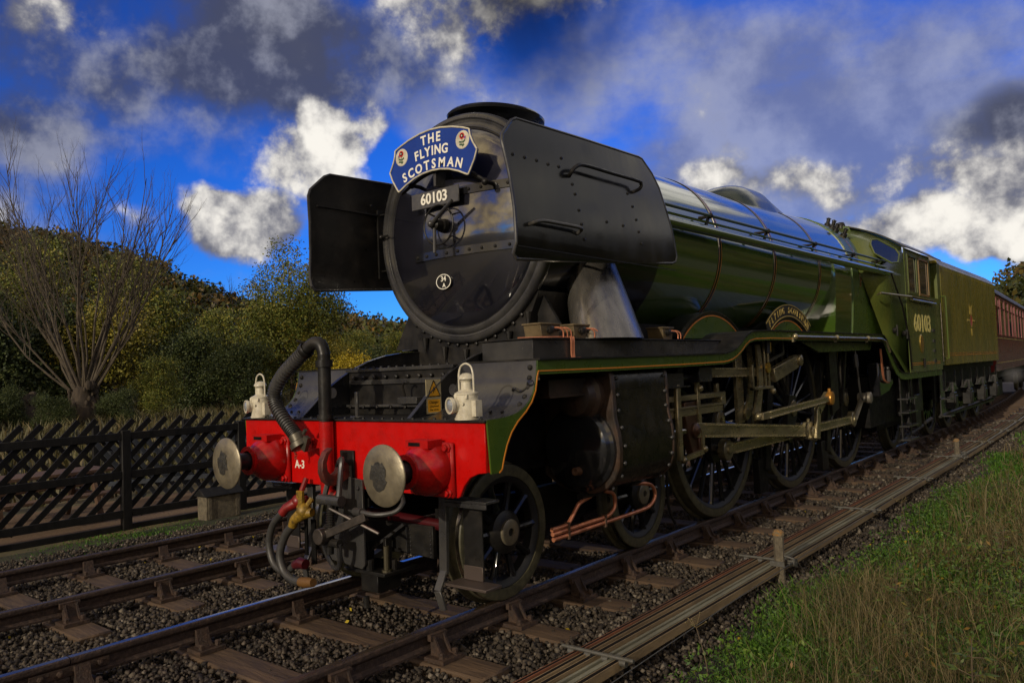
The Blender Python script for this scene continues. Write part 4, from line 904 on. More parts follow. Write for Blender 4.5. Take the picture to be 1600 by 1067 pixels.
for s in both():
    h = M(); h.box(*sorted((.55*s, .62*s)), .30, 3.15, .40, .70); h.box(*sorted((.50*s, .66*s)), .62, .90, .33, .72); h.box(*sorted((.50*s, .66*s)), 2.5, 2.8, .33, .72); B(h, 'bogie_frame', DARK)
h = M(); h.box(-.62, .62, .28, .32, .36, .60); h.prism([(-.6, .60), (.62, .60), (.62, .38), (.30, .40), (.05, .44), (-.3, .38), (-.6, .40)], 'y', .20, .235); B(h, 'bogie_stretcher', BLKM, bev=.003)
h = M()
for k in range(7): h.bolt((.40, .2, .56-k*.028), (0, -1, 0), .006, .006); h.bolt((.60, .2, .56-k*.028), (0, -1, 0), .006, .006)
h.box(.385, .39, .17, .2, .40, .58); h.bar((.06, .14, .40), (.38, .16, .60), .02, .02); B(h, 'bogie_bracket', BLKP, kind='stuff')
h = M(); h.tube([(-.1, .26, .63), (.66, .26, .60)], .04, 14); B(h, 'brake_pipe', REDD)
h = M(); h.box(.02, .20, .06, .28, .12, .24); h.box(-.10, .34, .0, .32, .26, .285); h.box(.03, .06, .10, .16, .29, .46); h.box(.22, .25, .10, .16, .29, .5)
for x, y in ((-.05, .03), (.16, .03), (.30, .12)): h.tube([(x, y, .28), (x, y, .36)], .03, 10)
h.tube([(.12, .02, .10), (.12, .02, .02)], .022, 8); B(h, 'receiver_box', BLKM, bev=.004)
h = M(); h.tube([(.30, .06, .26), (.30, .06, .46)], .02, 10); h.tube([(.30, .06, .26), (.30, .06, .30)], .035, 8); B(h, 'spring_bolt', mat('dull_brass', (.07, .06, .035), .5, .5))
for s in both():
    h = M(); x = .73*s
    h.prism([(.20, .80), (.235, .80), (.205, .32), (.22, .20), (.15, .08), (.11, .0)] if False else [(.19, .82), (.225, .82), (.20, .30), (.175, .30)], 'x', x-.035, x+.035); h.bar((x, .185, .32), (x, .12, .20), .06, .018, up=(0, 1, 0)); h.bar((x, .12, .20), (x+.02*s, .15, .07), .06, .018, up=(0, 1, 0)); B(h, 'guard_iron', BLKP, bev=.003)
    h = M(); h.box(*sorted((.905*s, 1.07*s)), .205, .215, .29, .80); stp = B(h, 'front_step', BLKM)
    h = M(); h.box(*sorted((.86*s, 1.21*s)), .06, .22, .265, .285); h.box(*sorted((.90*s, 1.07*s)), .195, .203, .285, .38); B(h, 'step_tread', mat('worn_tread', (.085, .065, .055), .45, .4), stp, bev=.004)
    h = M(); h.box(*sorted((.84*s, 1.20*s)), .10, .24, .80, .82); h.box(*sorted((.84*s, 1.20*s)), .10, .115, .77, .80); B(h, 'step_bracket', BLKP, stp, bev=.004)
# --- drain pipes
for pts in ([(1.0, 1.045, .46), (1.0, 1.20, .462), (1.0, 1.26, .475), (1.0, 1.36, .56), (1.0, 1.42, .60), (.98, 1.60, .625)],
            [(1.0, 1.052, .425), (1.0, 1.40, .43), (1.0, 1.75, .435), (1.0, 1.86, .455), (1.0, 1.92, .51), (1.0, 1.90, .60), (.98, 1.80, .64)],
            [(1.0, 1.06, .385), (1.0, 1.6, .392), (1.0, 2.3, .398), (1.0, 2.50, .42), (1.0, 2.585, .49), (1.0, 2.55, .57), (1.0, 2.45, .61), (.98, 2.3, .63)]):
    h = M(); h.tube(smooth_path(pts, 6), .0165, 12); dp = B(h, 'drain_pipe', COP)
for y in (1.24, 1.75):
    h = M(); h.box(.978, 1.022, y-.010, y+.010, .36, .485 if y < 1.5 else .46); B(h, 'pipe_clamp', mat('clamp', (.09, .05, .03), .5))
h = M(); h.tube([(.98, 1.45, .64), (.98, 1.75, .65)], .03, 8); h.tube([(.98, 2.2, .64), (.98, 2.4, .64)], .025, 8); B(h, 'drain_cock', BLKM)
# --- motion
S = 1
h = M(); h.box(.99, 1.09, 2.42, 3.96, 1.295, 1.345); h.box(.99, 1.09, 2.42, 3.96, 1.215, 1.24); h.box(.99, 1.09, 3.85, 3.96, 1.24, 1.295); h.box(1.0, 1.08, 2.42, 3.90, 1.15, 1.215); h.box(1.02, 1.06, 3.82, 3.88, 1.345, 1.43); B(h, 'slide_bar', ROD, bev=.004)
h = M(); h.prism([(3.08, 1.28), (3.42, 1.28), (3.40, 1.14), (3.36, .92), (3.34, .78), (3.22, .78), (3.14, .94), (3.10, 1.1)], 'x', 1.0, 1.075); h.lathe([(.075, 0), (.07, .03), (.045, .04), (.03, .06), (1e-4, .06)], (1.075, 3.25, 1.01), 'x', 16); h.box(1.075, 1.10, 3.30, 3.36, .74, 1.0); cx_ = B(h, 'crosshead', mat('oily_brown_iron', (.10, .045, .025), .4, .5, c2=(.05, .03, .02), ns=10), bev=.006)
h = M(); h.tube([(1.03, 2.38, 1.01), (1.03, 3.15, 1.01)], .04, 14); B(h, 'piston_rod', RIM)
h = M(); h.tube([(1.1, 2.9, 1.46), (1.1, 2.92, 1.40), (1.1, 2.92, .78), (1.1, 2.95, .73)], .02, 4); h.box(1.085, 1.125, 2.85, 2.93, .76, 1.44); h.box(1.0, 1.125, 2.86, 2.92, 1.42, 1.46); B(h, 'slide_bar_bracket', ROD, bev=.01)
h = M(); h.bar((1.10, 2.93, .76), (1.10, 3.36, .80), .035, .045); h.sph((1.11, 3.38, .82), .035); h.sph((1.11, 2.95, .76), .032); h.bar((1.10, 3.36, .80), (1.10, 3.36, 1.0), .03, .05, up=(0, 1, 0)); B(h, 'union_link', ROD)
PIN = [(y-.13, .726) for y in AX]
def rodm(a, b, x, w, ht, mt, name, e0=.0, e1=.0):
    A = Vector((x, *a)); Bv = Vector((x, *b)); h = M(); h.bar(A, Bv, w, ht); o = B(h, name, mt, bev=.004)
    q = M(); d = (Bv-A).normalized(); u = Vector((1, 0, 0)).cross(d); L_ = (Bv-A).length
    for s_ in both(): q.bar(A+d*(.18*min(1, L_/1.5))+u*s_*(ht*.405)+Vector((w/2+.006, 0, 0)), Bv-d*(.18*min(1, L_/1.5))+u*s_*(ht*.405)+Vector((w/2+.006, 0, 0)), .013, ht*.16)
    B(q, 'rod_flange', FLG, o)
    return o
rodm(PIN[0], (PIN[1][0]-.08, PIN[1][1]), .945, .05, .115, ROD, 'coupling_rod'); rodm((PIN[1][0]+.12, PIN[1][1]), PIN[2], .945, .05, .115, ROD, 'coupling_rod')
for i, p in enumerate(PIN):
    h = M(); h.lathe([(.115, -.035), (.115, .035), (.10, .045), (.055, .045), (.05, .06), (.03, .062), (1e-4, .062)], (.945, p[0], p[1]), 'x', 28); B(h, 'rod_boss', ROD)
    h = M(); h.lathe([(.06, .81), (.06, .93)], (0, p[0], p[1]), 'x', 16); B(h, 'crank_pin', RIM)
rodm((3.25, 1.01), (PIN[1][0]-.10, .75), 1.08, .055, .14, ROD, 'connecting_rod')
h = M(); h.prism([(PIN[1][0]-.20, .655), (PIN[1][0]+.13, .60), (PIN[1][0]+.14, .86), (PIN[1][0]-.18, .86)], 'x', 1.045, 1.125); h.lathe([(.07, .08), (.07, .10), (1e-4, .11)], (1.045, PIN[1][0]-.02, .735), 'x', 16); h.tube([(1.085, PIN[1][0]-.06, .85), (1.085, PIN[1][0]-.06, .90)], .02, 8)
B(h, 'big_end', ROD, bev=.01)
h = M(); h.bar((1.155, PIN[1][0]+.02, .64), (1.155, PIN[1][0]+.10, 1.02), .045, .13, up=(0, 1, 0)); h.bar((1.155, PIN[1][0]+.10, .98), (1.155, 6.88, 1.16), .045, .12, up=(0, 1, -1)); B(h, 'return_crank', ROD, bev=.006)
rodm((4.60, 1.045), (6.80, 1.12), 1.20, .04, .075, ROD, 'eccentric_rod')
h = M(); h.lathe([(1e-4, -.03), (.085, -.03), (.09, 0), (.085, .035), (.05, .045), (1e-4, .045)], (1.20, 6.88, 1.125), 'x', 24); h.tube([(1.2, 6.86, 1.2), (1.2, 6.86, 1.25)], .02, 8); B(h, 'brass_end_cap', mat('orange_brass', (.55, .26, .05), .3, .6))
# expansion link and bracket
h = M()
for x in (1.02, 1.12): h.prism([(4.72, 1.82), (4.82, 1.82), (4.86, 1.6), (4.86, 1.4), (4.80, 1.22), (4.72, 1.05), (4.60, 1.0), (4.56, 1.08), (4.66, 1.22), (4.74, 1.42), (4.74, 1.6)], 'x', x-.012, x+.012)
h.sph((1.16, 4.60, 1.045), .04); B(h, 'expansion_link', ROD)
h = M(); h.box(.96, 1.0, 4.45, 4.62, .98, 1.88); h.box(1.13, 1.15, 4.88, 4.92, 1.35, 1.86); h.box(1.13, 1.15, 4.98, 5.02, 1.35, 1.86); h.box(1.12, 1.16, 4.5, 5.08, 1.33, 1.36); h.box(1.12, 1.16, 4.5, 4.54, 1.33, 1.6); h.sph((1.16, 5.05, 1.30), .035); B(h, 'motion_bracket', ROD, bev=.003)
rodm((3.55, 1.545), (4.80, 1.52), 1.07, .05, .095, ROD, 'radius_rod')
h = M(); h.box(.98, 1.14, 3.28, 3.56, 1.46, 1.60); h.box(.9, 1.12, 2.42, 3.0, 1.43, 1.56); h.box(.88, 1.14, 2.42, 3.1, 1.425, 1.44); h.tube([(1.05, 2.4, 1.5), (1.05, 3.4, 1.52)], .025, 8); B(h, 'valve_guide', BLKP, bev=.004)
h = M(); h.bar((1.08, 3.34, 1.46), (1.08, 3.36, .86), .03, .06, up=(0, 1, 0)); h.sph((1.1, 3.36, 1.40), .035); B(h, 'combination_lever', ROD, bev=.003)
h = M(); h.bar((1.14, 5.10, 1.47), (1.14, 5.86, 1.62), .07, .16); h.lathe([(.07, -.05), (.07, .05), (.04, .06), (1e-4, .07)], (1.15, 5.90, 1.63), 'x', 18); B(h, 'reversing_arm', ROD, bev=.008)
h = M(); h.bar((1.10, 4.98, 1.62), (1.10, 5.55, 1.72), .05, .035); h.bar((1.10, 5.55, 1.72), (1.10, 5.55, 1.95), .04, .05, up=(0, 1, 0)); h.bar((1.1, 4.95, 1.65), (1.1, 5.12, 1.94), .03, .04, up=(0, 1, 0)); h.tube([(1.18, 4.92, 1.72), (1.18, 4.92, 1.86)], .028, 10); B(h, 'lifting_link', BLKP)
h = M(); h.lathe([(1e-4, .0), (.06, .0), (.06, .02), (1e-4, .025)], (1.15, 4.94, 1.56), 'x', 18); h.tube([(1.18, 4.93, 1.74), (1.18, 4.93, 1.84)], .030, 10); B(h, 'oil_cup', BRS)
h = M(); h.prism([(5.62, 1.85), (9.0, 1.85), (8.9, 1.74), (6.6, 1.72), (6.2, 1.78), (5.9, 1.85)], 'x', 1.16, 1.19); B(h, 'guard_beam', GRNF, bev=.004)
h = M(); h.tube([(1.35, 5.3, 1.90), (1.35, 8.9, 1.90), (1.35, 9.15, 1.86), (1.35, 9.35, 1.70)], .018, 8)
for y in (5.3, 6.8, 8.2): h.sph((1.35, y, 1.90), .035); h.bar((1.33, y, 1.90), (1.33, y, 1.84), .02, .05, up=(0, 1, 0))
B(h, 'valance_pipe', ROD)
# brackets seen between the wheels
for y in (5.44, 7.66):
    h = M(); h.bar((.86, y+.35, 1.72), (.86, y+.05, .35), .05, .16, up=(0, 1, 0)); h.box(.78, .86, y-.16, y+.1, .10, .50); h.bar((.8, y+.1, .28), (.8, y+.5, .2), .03, .05); B(h, 'brake_hanger', DARK if y < 6 else BLKM, bev=.005)
h = M(); h.bar((1.05, 7.5, 1.75), (.98, 7.75, .9), .04, .30, up=(0, 1, 0)); h.bar((1.05, 8.15, 1.8), (1.0, 8.05, 1.0), .03, .06, up=(0, 1, 0)); B(h, 'hanging_bracket', BLKM)
for y in (3.05, 5.35, 7.6): 
    h = M(); h.tube(smooth_path([(.86, y, 1.6), (.86, y+.02, .8), (.82, y+.1, .3), (.80, y+.25, .10)], 4), .014, 7); B(h, 'sand_pipe', BLKM)
# speedometer drive
h = M(); h.bar((.99, PIN[2][0], .73), (1.05, 8.78, 1.0), .03, .08); h.lathe([(1e-4, -.06), (.07, -.06), (.07, .05), (.085, .055), (.085, .12), (.07, .13), (1e-4, .13)], (1.05, 8.86, 1.03), 'x', 18); sp_ = B(h, 'speedometer_drive', mat('cast_grey', (.22, .20, .16), .45, .5))
h = M(); h.tube(smooth_path([(1.1, 8.80, 1.0), (1.15, 8.45, 1.05), (1.18, 8.25, 1.3), (1.17, 8.22, 1.6), (1.15, 8.22, 1.85)], 6), .014, 8); h.tube([(1.17, 8.22, 1.5), (1.16, 8.22, 1.68)], .035, 8); B(h, 'speedometer_cable', RBR, sp_)
# rear end under the cab
h = M(); h.box(-1.05, 1.05, 9.2, 11.6, .55, 1.33); h.box(-.95, .95, 9.9, 13.0, .45, 1.2); B(h, 'ashpan', DARK)
h = M(); h.prism([(9.15, 1.55), (9.6, 1.5), (9.95, 1.30), (10.0, 1.2), (9.7, 1.08), (9.2, 1.02)], 'x', 1.05, 1.22); B(h, 'rear_frame_casting', BLK, bev=.02)
h = M()
for k in range(3): h.tube(smooth_path([(1.26, 9.15+.03*k, 1.75), (1.25, 9.25+.03*k, 1.35), (1.25, 9.4, 1.24+.012*k), (1.22, 9.75, 1.22)], 4), .009, 6)
B(h, 'copper_pipe', COP)
h = M(); h.tube([(1.24, 9.6, 1.24), (1.24, 9.6, 1.42)], .04, 10); h.sph((1.24, 9.6, 1.45), .03); B(h, 'injector_valve', BLKP)
wheel(.80, 11.55, .56, 10, .15, name='trailing_wheel'); wheel(-.80, 11.55, .56, 10, .15, detail=False, name='trailing_wheel')
h = M(); h.box(1.0, 1.12, 10.8, 12.4, .62, 1.30); h.box(1.05, 1.22, 11.35, 11.75, .38, .95); h.box(1.1, 1.2, 11.2, 11.3, .8, 1.3); h.box(1.1, 1.2, 11.8, 11.9, .8, 1.3); h.tube([(1.2, 10.2, .25), (1.2, 11.9, .38)], .03, 8); h.tube([(1.22, 12.0, .42), (1.22, 12.5, .46)], .035, 8); B(h, 'trailing_frame', BLKM, bev=.008)
h = M(); h.bar((1.24, 10.30, 1.33), (1.24, 10.30, .24), .02, .04, up=(0, 1, 0)); h.bar((1.24, 10.85, 1.33), (1.24, 10.85, .24), .02, .04, up=(0, 1, 0)); lad = B(h, 'cab_ladder', BLKM)
for z in (.26, .48, .70, .92): h = M(); h.box(1.20, 1.36, 10.26, 10.89, z, z+.02); B(h, 'ladder_tread', BLKP, lad)
# --- cab
P1, P2, P3, P4 = Vector((.50, 9.85, 3.80)), Vector((1.05, 9.05, 2.96)), Vector((1.10, 10.02, 1.98)), Vector((1.30, 10.45, 1.36))
PM, QM = Vector((1.07, 9.62, 2.42)), Vector((1.35, 10.62, 2.42))
Q1, Q2, Q3, Q4 = Vector((1.335, 10.48, 3.42)), Vector((1.345, 10.58, 2.95)), Vector((1.35, 10.66, 1.98)), Vector((1.35, 10.72, 1.36))
for s in both():
    f_ = lambda v: (v.x*s, v.y, v.z)
    h = M(); h.add([f_(v) for v in (P1, Q1, Q2, P2, QM, PM, Q3, P3, Q4, P4, Vector((.9, 10.12, 3.68)), Vector((1.2, 10.36, 3.52)), Vector((.8, 9.55, 3.54)), Vector((1.0, 9.25, 3.17)))], [(0, 10, 12), (10, 11, 12), (12, 11, 1, 13), (13, 1, 2, 3), (3, 2, 4, 5), (5, 4, 6, 7), (7, 6, 8, 9)]); wf = B(h, 'cab_front', GRNC)
    md = wf.modifiers.new('s', 'SOLIDIFY'); md.thickness = .012; md.offset = 0
    wn = [Vector(q) for q in ((1.026, 9.918, 3.526), (1.083, 10.076, 3.545), (1.304, 10.245, 3.375), (1.366, 10.206, 3.28), (1.387, 9.994, 3.123), (1.333, 9.827, 3.107), (1.124, 9.676, 3.272), (1.043, 9.799, 3.439))]
    h = M(); h.add([f_(v) for v in wn], [tuple(range(8))]); B(h, 'spectacle_glass', WIN, wf)
    h = M(); h.tube([f_(v) for v in wn+[wn[0]]], .014, 6); B(h, 'spectacle_frame', GRNC, wf)
    # side sheet with window openings
    x = 1.355*s; h = M(); xs = sorted((x, x-.012*s))
    Y0, Y1 = 10.56, 13.1
    h.box(*xs, Y0, Y1, 1.35, 2.68); h.box(*xs, Y0, 10.74, 2.68, 3.42); h.box(*xs, 11.38, 11.52, 2.68, 3.42); h.box(*xs, 12.28, 12.42, 2.68, 3.42); h.box(*xs, 10.74, 11.38, 3.33, 3.42); h.box(*xs, 11.52, 12.28, 3.33, 3.42)
    cs = B(h, 'cab_side', GRNC)
    for a, b in ((10.74, 11.38), (11.52, 12.28)):
        h = M(); h.box(x-.012*s-.002*s, x-.010*s, a, b, 2.68, 3.33); pn = B(h, 'cab_window', WIN, cs)
        h = M()
        for q, r_ in (((a, 2.69), (b, 2.69)), ((a, 3.32), (b, 3.32)), ((a+.02, 2.68), (a+.02, 3.33)), ((b-.02, 2.68), (b-.02, 3.33))): h.bar((x+.004*s, *q), (x+.004*s, *r_), .012, .035, up=(0, 0, 1) if q[1] == r_[1] else (0, 1, 0))
        B(h, 'window_frame', OAK if a > 11 else GRNC, pn) if False else B(h, 'window_frame', OAK if a > 11 else GRNC, cs)
    h = M(); h.tube([(x+.05*s, 10.7, 2.56), (x+.05*s, 12.5, 2.56)], .022, 8); h.box(*sorted((x, x+.06*s)), 10.7, 12.5, 2.60, 2.62); B(h, 'arm_rest', ROD, cs)
    if s > 0:
        h = M(); h.text('60103', .43, (x+.003, 11.62, 2.17), (0, 1, 0), (0, 0, 1), .0015, off=.004, sxx=1.2); B(h, 'cab_number', YELT, cs)
        h = M(); h.lathe([(.14, 0), (.13, .012), (1e-4, .014)], (x, 11.45, 1.83), 'x', 28, sy=1.15); B(h, 'works_plate', BRS, cs)
        h = M()
        for y in (12.0,): 
            for z in (2.05, 1.86, 1.68, 1.5): h.box(x, x+.02, 12.35, 12.5, z, z+.05)
        h.tube([(x+.02, 11.5, 1.42), (x+.02, 11.5, 1.58)], .02, 8); B(h, 'door_fitting', BLKM, cs)
        h = M()
        for z in (1.47, 1.50): h.box(x+.001, x+.003, 10.7, 12.9, z, z+.008)
        B(h, 'side_lining', ORG, cs)
    h = M(); h.tube([(1.24*s, 9.45, 2.62), (1.42*s, 10.6, 2.60)], .018, 8); h.tube([(1.18*s, 9.5, 2.60), (1.24*s, 9.45, 2.62)], .014, 6); B(h, 'front_handrail', ROD, wf)
    h = M()
    for v in ((.35, 2.05), (.72, 2.0)):
        q = P3.lerp(Q3, v[0])+Vector((.03, -.02, v[1]-1.98)); h.lathe([(.05, 0), (.05, .03), (.03, .05), (1e-4, .05)], (q.x*s, q.y, q.z), Vector((s, -.3, 0)), 10); h.bar((q.x*s+.05*s, q.y, q.z-.09), (q.x*s+.05*s, q.y, q.z+.09), .02, .03, up=(0, 1, 0))
    B(h, 'washout_cap', BLKM, wf, kind='stuff')
    h = M(); h.tube([(1.30*s, 9.9, 2.95), (1.345*s, 10.3, 2.45), (1.37*s, 10.5, 1.95), (1.37*s, 10.6, 1.40)], .013, 6); B(h, 'front_pipe', DARK, wf)
roof = [(-1.37, 3.42)]+[(1.37*math.sin(rad(t))/math.sin(rad(62)), 3.42+.46*((math.cos(rad(t))-math.cos(rad(62)))/(1-math.cos(rad(62))))) for t in range(-62, 63, 6)]+[(1.37, 3.42)]
def rz(x): 
    t = math.asin(max(-1, min(1, x*math.sin(rad(62))/1.37))); return 3.42+.46*((math.cos(t)-math.cos(rad(62)))/(1-math.cos(rad(62))))
xs = [-1.40+.1*k for k in range(29)]
V = []; 
for side in (0, 1):
    for x in xs:
        yf = 9.84+max(0, (abs(x)-.50))*.76
        for y in (yf, 13.25): V.append((x, y, rz(min(1.37, abs(x)))+.012-.02*side+( .0)))
h = M(); n = len(xs)*2; F = []
for i in range(len(xs)-1):
    a = 2*i; F += [(a, a+1, a+3, a+2), (n+a, n+a+2, n+a+3, n+a+1), (a, a+2, n+a+2, n+a), (a+1, n+a+1, n+a+3, a+3)]
F += [(0, n, n+1, 1), (len(xs)*2-2, len(xs)*2-1, n*2-1, n*2-2)]
h.add(V, F); ro = B(h, 'cab_roof', mat('dark_cab_roof', (.03, .03, .022), .4, c2=(.06, .055, .035), ns=4))
h = M(); h.box(-.5, .5, 10.6, 11.8, 3.86, 3.91); h.box(-.55, .55, 12.2, 12.9, 3.85, 3.89); h.lathe([(.07, 3.75), (.07, 3.84), (.05, 3.88), (1e-4, 3.88)], (.56, 9.95, 0), 'z', 12)
B(h, 'roof_vent', BLKM, ro)
h = M(); h.add([(-.95, 9.9, 3.0), (.95, 9.9, 3.0)]+[(x, 9.9, rz(abs(x))) for x in (.7, .5, .3, 0, -.3, -.5, -.7)], [tuple(range(9))]); B(h, 'cab_spectacle_plate', GRNF)
h = M()
for s in both(): h.tube([(1.38*s, 13.05, 1.5), (1.38*s, 13.05, 2.6)], .016, 8)
B(h, 'cab_handrail', RIM)

# ------------------------------------------------------------------ headboard and lamps (hung on the engine, lifted off by hand)
hb = thing('train_headboard', 'blue enamel headboard reading THE FLYING SCOTSMAN hung above the smokebox door', 'headboard', (0, .97, 3.2))
half = [(0, 3.642), (.12, 3.634), (.25, 3.610), (.36, 3.578), (.428, 3.552), (.436, 3.50), (.462, 3.44), (.502, 3.375), (.47, 3.30), (.425, 3.23), (.40, 3.195), (.37, 3.208), (.30, 3.242), (.20, 3.278), (.10, 3.298), (0, 3.304)]
out = half+[(-a, b) for a, b in reversed(half[1:-1])]; out = [(a-.008, b) for a, b in out]
h = M(); h.prism(out, 'y', .955, .975); B(h, 'board_panel', BLU, hb)
h = M(); q = [(a, .953, b) for a, b in out]; q = q+[q[0]]
for a, b in zip(q, q[1:]): h.tube([a, b], .0075, 6)
B(h, 'board_rim', CRM, hb)
h = M(); cz = 2.50
for word, zc, size, stp, Rc in (('THE', 3.566, .108, .088, 1.4), ('FLYING', 3.462, .108, .073, 1.2), ('SCOTSMAN', 3.352, .108, .0885, .98)):
    wd = {'I': .55, 'M': 1.25, 'N': 1.1, 'O': 1.12, 'G': 1.1, 'C': 1.0, 'L': .85, 'E': .85, 'F': .85, 'S': .85}
    ws = [wd.get(c, 1.)*stp for c in word]; tot = sum(ws); u = -tot/2
    for c, wv_ in zip(word, ws):
        a = (u+wv_/2)/Rc; zc0 = zc-Rc*(1-math.cos(a)); h.text(c, size, (-.008+Rc*math.sin(a), .9535, zc0), (math.cos(a), 0, -math.sin(a)), (math.sin(a), 0, math.cos(a)), .003, off=.0028, sxx=.95); u += wv_
B(h, 'lettering', WHT, hb)
PUR = mat('thistle_purple', (.20, .03, .22), .5); LGR = mat('emblem_green', (.03, .08, .03), .5); LRD = mat('rose_red', (.60, .03, .02), .5)
for s in both():
    cx, cz = -.008+s*.352, 3.482
    h = M(); h.lathe([(1e-4, -.003), (.070, -.003), (.074, 0)], (cx, .9545, cz), 'y', 32); em = B(h, 'emblem_disc', CRM, hb)
    h = M()
    for k in range(6): a = rad(k*60); h.lathe([(1e-4, -.002), (.0135, -.002), (.0135, 0)], (cx+.014*math.cos(a), .951, cz+.030+.014*math.sin(a)), 'y', 12)
    B(h, 'emblem_rose', LRD, em)
    h = M(); h.lathe([(1e-4, -.003), (.008, -.003)], (cx, .9495, cz+.030), 'y', 10); B(h, 'rose_centre', CRM, em)
    h = M()
    for (a, b, c, d) in ((-.032, -.012, -.006, -.020), (.030, -.008, .006, -.024), (-.030, -.034, -.002, -.040), (.020, -.038, .0, -.052), (.0, .012, .0, -.05)): h.bar((cx+a, .950, cz+b), (cx+c, .950, cz+d), .002, .013 if a else .004, up=(0, 0, 1) if a else (1, 0, 0))
    B(h, 'emblem_leaves', LGR, em)
    h = M(); h.add([(cx+s*.030-.012, .950, cz+.022), (cx+s*.030+.012, .950, cz+.022), (cx+s*.036, .950, cz-.0), (cx+s*.028, .950, cz-.004)], [(0, 1, 2, 3)]); B(h, 'emblem_thistle', PUR, em)
def lamp(x, y, lab):
    z = 1.344; t = thing('head_lamp', lab, 'oil lamp', (x, y, z), 'white oil head lamps on the buffer beam')
    def Bl(m__, n, mt, **k):
        m__.v = [(a+x, b+y, c+z) for a, b, c in m__.v]; return m__.build(n, mt, t, **k)
    b = M(); b.lathe([(1e-4, 0), (.080, 0), (.080, .012), (.074, .016), (.072, .155), (.076, .158), (.076, .168), (.066, .172), (.045, .182), (.036, .19), (.034, .235), (.040, .243), (.044, .248), (.028, .25)], (0, 0, 0), 'z', 32); b.box(.062, .10, -.03, .03, .02, .12); Bl(b, 'lamp_body', CRM)
    b = M(); b.lathe([(.036, .253), (.050, .253), (.050, .262), (.040, .278), (.02, .290), (1e-4, .292)], (0, 0, 0), 'z', 28); Bl(b, 'lamp_cap', CRM)
    b = M(); b.lathe([(.046, -.02), (.046, -.092), (.052, -.094), (.052, -.112), (.043, -.112), (.041, -.10)], (-.02, 0, .092), Vector((.30, 1, 0)), 28); Bl(b, 'lens_hood', CRM)
    b = M(); b.lathe([(.042, -.102), (.030, -.114), (.015, -.119), (1e-4, -.121)], (-.02, 0, .092), Vector((.30, 1, 0)), 24); Bl(b, 'lens', GLS)
    b = M(); b.tube(smooth_path([(-.062, 0, .15), (-.062, 0, .22), (-.060, 0, .285), (-.042, 0, .332), (0, 0, .350), (.042, 0, .332), (.060, 0, .285), (.062, 0, .22), (.062, 0, .15)], 5), .0065, 8); Bl(b, 'lamp_handle', CRM)
    b = M(); b.lathe([(.010, 0), (.010, -.01), (1e-4, -.012)], (.03, -.068, .10), 'y', 8); b.bar((.05, -.055, .155), (.05, -.06, .13), .015, .01); b.lathe([(.014, 0), (.014, -.012), (1e-4, -.014)], (-.03, -.06, .15), 'y', 8); Bl(b, 'lamp_catch', CRM)
lamp(1.14, .03, 'white oil lamp on the near end of the red beam, right of the warning sign'); lamp(-1.13, .03, 'white oil lamp on the far end of the red beam, left of the corrugated hose')

# ------------------------------------------------------------------ tender and carriage
TEN = thing('tender', 'long olive green tender coupled behind the cab with lion crest', 'tender', (0, 13.4, 0))
sec = [(-1.335, 1.42), (1.335, 1.42), (1.335, 3.36), (1.30, 3.40), (1.27, 3.47)]+[(-1.27, 3.47), (-1.30, 3.40), (-1.335, 3.36)]
h = M(); h.prism(sec, 'y', 13.45, 20.1); B(h, 'tender_body', GRNT, TEN, bev=.01)
h = M(); h.prism([(-1.26, 3.472), (1.26, 3.472), (1.15, 3.56), (.8, 3.70), (-.8, 3.70), (-1.15, 3.56)], 'y', 13.55, 20.05); B(h, 'tender_roof', GRY, TEN)
h = M(); h.box(1.336, 1.339, 13.7, 19.9, 1.60, 1.612); h.box(1.336, 1.339, 13.7, 19.9, 1.645, 1.652); B(h, 'tender_lining', ORG, TEN)
h = M()
for y in (13.62, 15.7, 17.8, 19.95):
    for k in range(24): h.lathe([(.010, 0), (.008, .004), (1e-4, .006)], (1.336, y, 1.5+k*.08), 'x', 6)
for k in range(78): h.lathe([(.010, 0), (.008, .004), (1e-4, .006)], (1.336, 13.6+k*.082, 3.30), 'x', 6)
B(h, 'rivets', GRNT, TEN, kind='stuff')
h = M(); h.box(1.20, 1.33, 13.16, 13.42, 1.42, 3.38); h.tube([(1.40, 13.45, 1.55), (1.40, 13.45, 2.75)], .018, 8); h.tube([(1.40, 13.45, 1.55), (1.33, 13.45, 1.55)], .016, 6); h.tube([(1.40, 13.45, 2.75), (1.33, 13.45, 2.75)], .016, 6); B(h, 'tender_front', GRNC, TEN)
h = M(); h.box(-1.0, 1.0, 13.1, 13.44, 3.38, 3.50); h.box(.9, 1.15, 13.0, 13.4, 2.7, 3.3); B(h, 'tender_screen', BLKM, TEN)
h = M(); h.lathe([(1e-4, .0), (.13, 0), (.14, .004)], (1.336, 16.45, 2.36), 'x', 24, sy=1.); cr = B(h, 'lion_crest', mat('crest_red', (.30, .05, .03), .5), TEN)
h = M(); h.lathe([(.13, .005), (.16, .005)], (1.336, 16.45, 2.36), 'x', 24); h.prism([(16.3, 2.50), (16.6, 2.50), (16.55, 2.58), (16.62, 2.70), (16.45, 2.62), (16.30, 2.70), (16.35, 2.58)], 'x', 1.337, 1.342); h.prism([(16.40, 2.18), (16.52, 2.18), (16.48, 2.02), (16.44, 2.02)], 'x', 1.337, 1.342); h.box(1.337, 1.342, 16.0, 16.28, 2.34, 2.38); h.box(1.337, 1.342, 16.62, 16.9, 2.34, 2.38)
B(h, 'crest_gold', mat('crest_gold', (.45, .33, .06), .5), cr)
h = M(); h.box(-1.1, 1.1, 13.3, 20.1, .95, 1.40); h.box(1.10, 1.14, 13.3, 20.1, .70, 1.30); h.box(1.14, 1.20, 13.3, 20.1, 1.30, 1.41); B(h, 'tender_frame', DARK, TEN)
